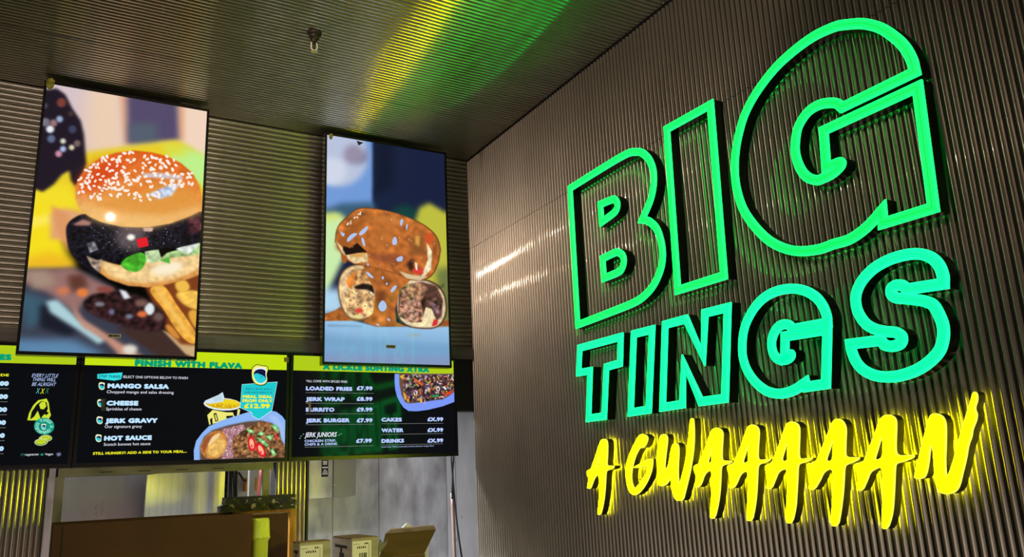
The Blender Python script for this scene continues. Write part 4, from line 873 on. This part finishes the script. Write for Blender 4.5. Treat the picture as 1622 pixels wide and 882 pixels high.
# ring of letters on the green badge
rc = at(70, 674.9, 'y', MY); rx = at(81.8, 674.9, 'y', MY).x-rc.x; rz = rc.z-at(70, 684.6, 'y', MY).z
word = 'BIG TINGS A GWAAN'; cus = []
for i, ch in enumerate(word):
    if ch == ' ': continue
    cu = bpy.data.curves.new('t', 'FONT'); cu.body = ch; cu.offset = .03; cu.resolution_u = 2; cu.align_x = 'CENTER'
    o = bpy.data.objects.new('t', cu); COL.objects.link(o); cus.append((i, o))
dg = bpy.context.evaluated_depsgraph_get(); dg.update(); V = []; F = []
for i, o in cus:
    me = bpy.data.meshes.new_from_object(o.evaluated_get(dg)); ang = math.radians(200-i*20.5); o0 = len(V)
    for v in me.vertices:
        x, z = v.co.x*.0165, (v.co.y-.35)*.0165
        V.append((rc.x+rx*math.cos(ang)+x*math.sin(ang)+z*math.cos(ang), MY-.0014, rc.z+rz*math.sin(ang)-x*math.cos(ang)+z*math.sin(ang)))
    F += [tuple(o0+k for k in p.vertices) for p in me.polygons]
    cu = o.data; bpy.data.objects.remove(o); bpy.data.curves.remove(cu); bpy.data.meshes.remove(me)
pyobj('badge_lettering', V, F, EM['mint'], m1)
# tape scraps stuck on the boards' corners
a = at(449.5, 568, 'y', MY); boxo('tape', a.x, a.x+.022, MY-.006, MY-.0045, a.z-.017, a.z+.006, M['tape'], m2)
a = at(488.5, 636, 'y', MY); boxo('tape', a.x, a.x+.012, MY-.003, MY-.0018, a.z-.05, a.z, M['conduit'], m3)

# ------------------------------------------------------------------ sprinkler on the ceiling
sp = at(498, 51, 'z', 1.8488); sx, sy, sz = sp.x, sp.y, CEIL-.003
sk = thing('sprinkler_head', 'dark sprinkler head hanging from the ribbed ceiling', 'sprinkler', (sx, sy, sz))
bm = bmesh.new(); lathe(bm, [(.030, .003), (.031, -.006), (.029, -.010), (.022, -.014), (.021, -.026), (.014, -.032), (.0125, -.046)], (sx, sy, sz)); obj('cup', bm, M['brass'], sk, False)
for s in (-1, 1):
    tubeo('yoke_arm', [(sx+s*.009, sy, sz-.044), (sx+s*.0125, sy, sz-.056), (sx+s*.0125, sy, sz-.072), (sx+s*.004, sy, sz-.084)], .0026, M['glassy'], sk, 6)
tubeo('glass_bulb', [(sx, sy, sz-.046), (sx, sy, sz-.078)], [.002, .003], M['ink'], sk, 8)
bm = bmesh.new(); lathe(bm, [(.0045, -.083), (.014, -.087), (.0145, -.0885), (.003, -.089)], (sx, sy, sz)); obj('deflector', bm, M['glassy'], sk)

# ------------------------------------------------------------------ counter with boxes
CT = -.45+EYE
ct = thing('service_counter', 'steel topped service counter under the boxes at the hatch', 'counter', (.9, 3.5, 0))
boxo('worktop', -.6, 1.98, 3.12, 3.915, CT-.04, CT, M['steel'], ct, .003); boxo('body', -.56, 1.94, 3.18, 3.90, 0, CT-.04, M['plaster'], ct)
def carton(name, label, x0, x1, y0, y1, z1, m, edge, open_top=True, zb=CT):
    t = thing(name, label, 'box', ((x0+x1)/2, (y0+y1)/2, zb)); th = .006
    boxo('front_wall', x0, x1, y0, y0+th, zb, z1, m, t); boxo('back_wall', x0, x1, y1-th, y1, zb, z1, m, t)
    boxo('side_wall', x0, x0+th, y0+th, y1-th, zb, z1-.002, m, t); boxo('side_wall', x1-th, x1, y0+th, y1-th, zb, z1-.002, m, t)
    if open_top: boxo('base', x0+th, x1-th, y0+th, y1-th, zb, zb+th, m, t)
    else: boxo('lid', x0, x1, y0, y1, z1, z1+.004, edge, t, .001)
    return t
p0, p1 = at(85, 829, 'y', 3.45), at(400, 815, 'y', 3.45)
b1 = carton('cardboard_box', 'large open brown cardboard box, longest on the counter', p0.x, p1.x, 3.45, 3.84, (p0.z+p1.z)/2, M['carton'], M['carton_edge'])
x = at(97, 860, 'y', 3.449).x; boxo('crease', x, x+.003, 3.4485, 3.4502, CT+.005, p0.z-.008, M['ink'], b1)
q0, q1 = at(399, 817, 'y', 3.62), at(456.5, 812, 'y', 3.62)
carton('cardboard_box', 'dark cardboard box behind the lime plastic tub', p1.x+.012, q1.x, 3.62, 3.80, q1.z, M['carton'], M['carton_edge'], False)
# lime tub
l0, l1 = at(401, 822, 'y', 3.49), at(428, 820, 'y', 3.49); lx, lh = (l0.x+l1.x)/2+.002, (l1.x-l0.x)/2
lt = thing('plastic_tub', 'lime yellow plastic tub wedged between the two brown boxes', 'tub', (lx, 3.53, CT)); bm = bmesh.new()
zl = at(429, 853, 'y', 3.49).z; prof = [(.80, CT), (.92, zl-.006), (1.0, zl-.003), (1.06, zl+.004), (1.08, zl+.012), (1.0, l1.z-.012), (.92, l1.z)]
rings = []
for s, z in prof:
    w = lh*s; ring = []
    for k in range(24):
        a = 2*math.pi*k/24; ca, sa = math.cos(a), math.sin(a)
        ring.append(bm.verts.new((lx+w*math.copysign(abs(ca)**.45, ca), 3.53+.042*s*math.copysign(abs(sa)**.45, sa), z)))
    rings.append(ring)
for i in range(len(rings)-1):
    for k in range(24): bm.faces.new((rings[i][k], rings[i][(k+1) % 24], rings[i+1][(k+1) % 24], rings[i+1][k]))
bm.faces.new(rings[0][::-1]); bm.faces.new(rings[-1]); obj('body', bm, M['lime'], lt, True)
bm = bmesh.new()
for k in range(24):
    a, b = [Vector((lx+lh*1.085*math.copysign(abs(math.cos(u))**.45, math.cos(u)), 3.53+.0455*math.copysign(abs(math.sin(u))**.45, math.sin(u)), zl+.006)) for u in (2*math.pi*k/24, 2*math.pi*(k+1)/24)]
    tube(bm, [a, b], .0022, 5)
obj('rim', bm, M['lime'], lt, True)
# timber stand and chipped black block
g0, g1 = at(457.5, 830, 'y', 3.87), at(468, 830, 'y', 3.87); zblk = at(462, 805, 'y', 3.86).z; gl = at(366, 812, 'y', 3.87).x
ts = thing('timber_stand', 'orange timber stand holding up the chipped black block', 'stand', ((gl+g1.x)/2, 3.87, CT))
boxo('post', g0.x, g1.x, 3.855, 3.885, CT, zblk-.012, M['pine'], ts, .002); boxo('post', gl-.01, gl+.022, 3.855, 3.885, CT, zblk-.012, M['pine'], ts, .002)
boxo('cross_rail', gl-.012, g1.x, 3.85, 3.89, zblk-.012, zblk, M['pine'], ts, .002)
k0, k1 = at(356, 795, 'y', 3.84).x, at(466.5, 790, 'y', 3.84).x; zk = at(462, 783, 'y', 3.84).z
bm = bmesh.new(); bmesh.ops.create_grid(bm, x_segments=1, y_segments=1, size=.001); bm.clear()
r = bmesh.ops.create_cube(bm, size=1); bmesh.ops.subdivide_edges(bm, edges=bm.edges, cuts=9, use_grid_fill=True)
for v in bm.verts:
    f = v.co.copy(); j = lambda s: .45*s*(math.sin(f.x*13+f.y*5+s*900)+math.sin(f.z*9-f.x*21))
    v.co = Vector((k0+(f.x+.5)*(k1-k0)+j(.003)-(.02*(f.z < 0 and f.x < -.45)), 3.86+f.y*.085+j(.0025), zblk+.0005+(f.z+.5)*(zk-zblk)+(abs(j(.0028)) if f.z > -.45 else 0)))
tag(obj('plastic_block', bm, M['block']), 'black block with chipped pale patches resting on the timber stand', 'block')
# two small cartons with barcode labels
def labelled(label, fl, fr, top, depth, lab, glyph):
    yf = 3.47; a, b = at(fl, top+1, 'y', yf), at(fr, top, 'y', yf)
    t = carton('carton', label, a.x, b.x, yf, yf+depth, b.z-.004, M['carton_pale'], M['carton_edge'], False)
    u0, u1 = at(lab[0], 870, 'y', yf).x, at(lab[1], 870, 'y', yf).x; z1 = at(lab[0], lab[2], 'y', yf).z; z0 = z1-.095
    pl = boxo('paper_label', u0, u1, yf-.0015, yf-.0002, z0, z1, M['white'], t)
    bm = bmesh.new(); x = u0+(u1-u0)*.36; k = 0
    while x < u1-(u1-u0)*.28:
        w = random.choice([.002, .003, .005]); box(bm, x, x+w, yf-.0021, yf-.0016, z0+.006, z1-.05); x += w+random.choice([.002, .003])
    obj('barcode', bm, M['ink'], pl)
    bm = bmesh.new()
    for k in range(5): xx = u0+(u1-u0)*(.25+.1*k); box(bm, xx, xx+.005, yf-.0021, yf-.0016, z1-.031, z1-.024+.002*(k % 2))
    for k in range(2): xx = u0+(u1-u0)*(.64+.1*k); box(bm, xx, xx+.007, yf-.0021, yf-.0016, z1-.015, z1-.009)
    box(bm, u0+.004, u0+.03, yf-.0021, yf-.0016, z1-.0135, z1-.012); box(bm, u1-.012, u1-.0105, yf-.0021, yf-.0016, z0+.01, z1-.012)
    obj('label_print', bm, M['ink'], pl)
    bm = bmesh.new(); y0, z = yf+depth*glyph[0], b.z-.03                      # drill-like mark on the side
    box(bm, a.x-.0008, a.x-.0001, y0-depth*glyph[1], y0+depth*glyph[1], z-.016, z-.004)
    box(bm, a.x-.0008, a.x-.0001, y0-depth*.06, y0+depth*.04, z-.036, z-.016); box(bm, a.x-.0008, a.x-.0001, y0-depth*.16, y0+depth*.08, z-.075, z-.036)
    obj('side_print', bm, M['ink'], t)
    return t
labelled('pale carton with barcode label beside the orange timber post', 474.5, 524, 855, .10, (475.5, 511, 864.5), (.5, .3))
labelled('pale carton with barcode label beside the open kraft box', 557, 598.5, 849, .26, (558, 588, 857.5), (.55, .32))
# open kraft box with raised lid
ob = thing('kraft_box', 'open kraft box with its flanged lid raised and faint print inside', 'box', (at(640, 882, 'y', 3.6).x, 3.55, CT))
h0, h1 = at(601, 883, 'y', 3.62), at(672, 878, 'y', 3.62); t0, t1 = at(611, 845, 'y', 3.70), at(690.5, 838.5, 'y', 3.70); zh = (h0.z+h1.z)/2
bm = bmesh.new(); slab(bm, [Vector((h0.x, h0.y, zh)), Vector((h1.x, h1.y, zh)), t1, t0], (0, 1, .1), .004); ld = obj('lid', bm, M['carton_kraft'], ob)
s0, s1 = at(619, 837, 'y', 3.755), at(687, 831, 'y', 3.755)
bm = bmesh.new(); slab(bm, [t0, t1, s1, s0], (0, 0, -1), .004); obj('lid_flange', bm, M['carton_edge'], ob)
for a, b, d, nm in ((h0.x, h1.x, (3.40, 3.404), 'front_wall'), (h0.x, h1.x, (3.612, 3.616), 'back_wall')): boxo(nm, a, b, d[0], d[1], CT, zh-.0 if nm == 'back_wall' else zh-.06, M['carton_kraft'], ob)
for a in (h0.x, h1.x-.004): boxo('side_wall', a, a+.004, 3.404, 3.612, CT, zh-.05, M['carton_kraft'], ob)
boxo('base', h0.x+.004, h1.x-.004, 3.404, 3.612, CT, CT+.004, M['carton_kraft'], ob)
bm = bmesh.new()
for k in range(9):                                                            # faint print across the lid
    f = .32+.032*k; a = t0.lerp(t1, f); b = Vector((h0.x, h0.y, zh)).lerp(Vector((h1.x, h1.y, zh)), f); c0, c1 = a.lerp(b, .40), a.lerp(b, .47); o_ = Vector((0, -.0008, 0))
    slab(bm, [c0+o_, c0+o_+Vector((.0042, 0, .0002)), c1+o_+Vector((.0042, 0, 0)), c1+o_], (0, 1, 0), .0004)
obj('lid_print', bm, mat('faint_print', (96, 74, 34), .8), ld)
# grey plastic scrap and white paper peak
bm = bmesh.new(); g = [at(x, y, 'y', 3.56) for x, y in ((599, 862), (604, 855), (607, 861), (610, 859), (614, 853), (613, 860), (608, 868), (600, 876), (598, 872))]
g2 = [Vector((v.x+.004, v.y+.012*(1+i % 2), v.z)) for i, v in enumerate(g)]; va = [bm.verts.new(v) for v in g]; vb = [bm.verts.new(v) for v in g2]
bm.faces.new(va); bm.faces.new(vb[::-1])
for i in range(len(g)): bm.faces.new((va[i], va[(i+1) % len(g)], vb[(i+1) % len(g)], vb[i]))
lo = [Vector((g[-1].x-.0, 3.56, CT)), Vector((g[-1].x+.03, 3.57, CT))]
box(bm, lo[0].x-.002, lo[0].x+.010, 3.565, 3.575, CT, g[-1].z+.006)
tag(obj('plastic_scrap', bm, M['greybag']), 'crumpled grey plastic scrap poking up beside the kraft box lid', 'plastic')
pk = at(645, 827.3, 'y', 3.80); bm = bmesh.new(); w = .022; hgt = pk.z-CT; k = hgt*1.02
b0 = [bm.verts.new((pk.x+sx_*.10, 3.80+sy_*.03, CT)) for sx_, sy_ in ((-1, -1), (1, -1), (1, 1), (-1, 1))]
b1_ = [bm.verts.new((pk.x+sx_*.10, 3.80+sy_*.02, pk.z-.085)) for sx_, sy_ in ((-1, -1), (1, -1), (1, 1), (-1, 1))]; ap = bm.verts.new((pk.x, 3.80, pk.z))
bm.faces.new(b0[::-1])
for i in range(4): j = (i+1) % 4; bm.faces.new((b0[i], b0[j], b1_[j], b1_[i])); bm.faces.new((b1_[i], b1_[j], ap))
tag(obj('paper_packet', bm, M['white']), 'white pointed paper packet peeking over the kraft box lid', 'packet')
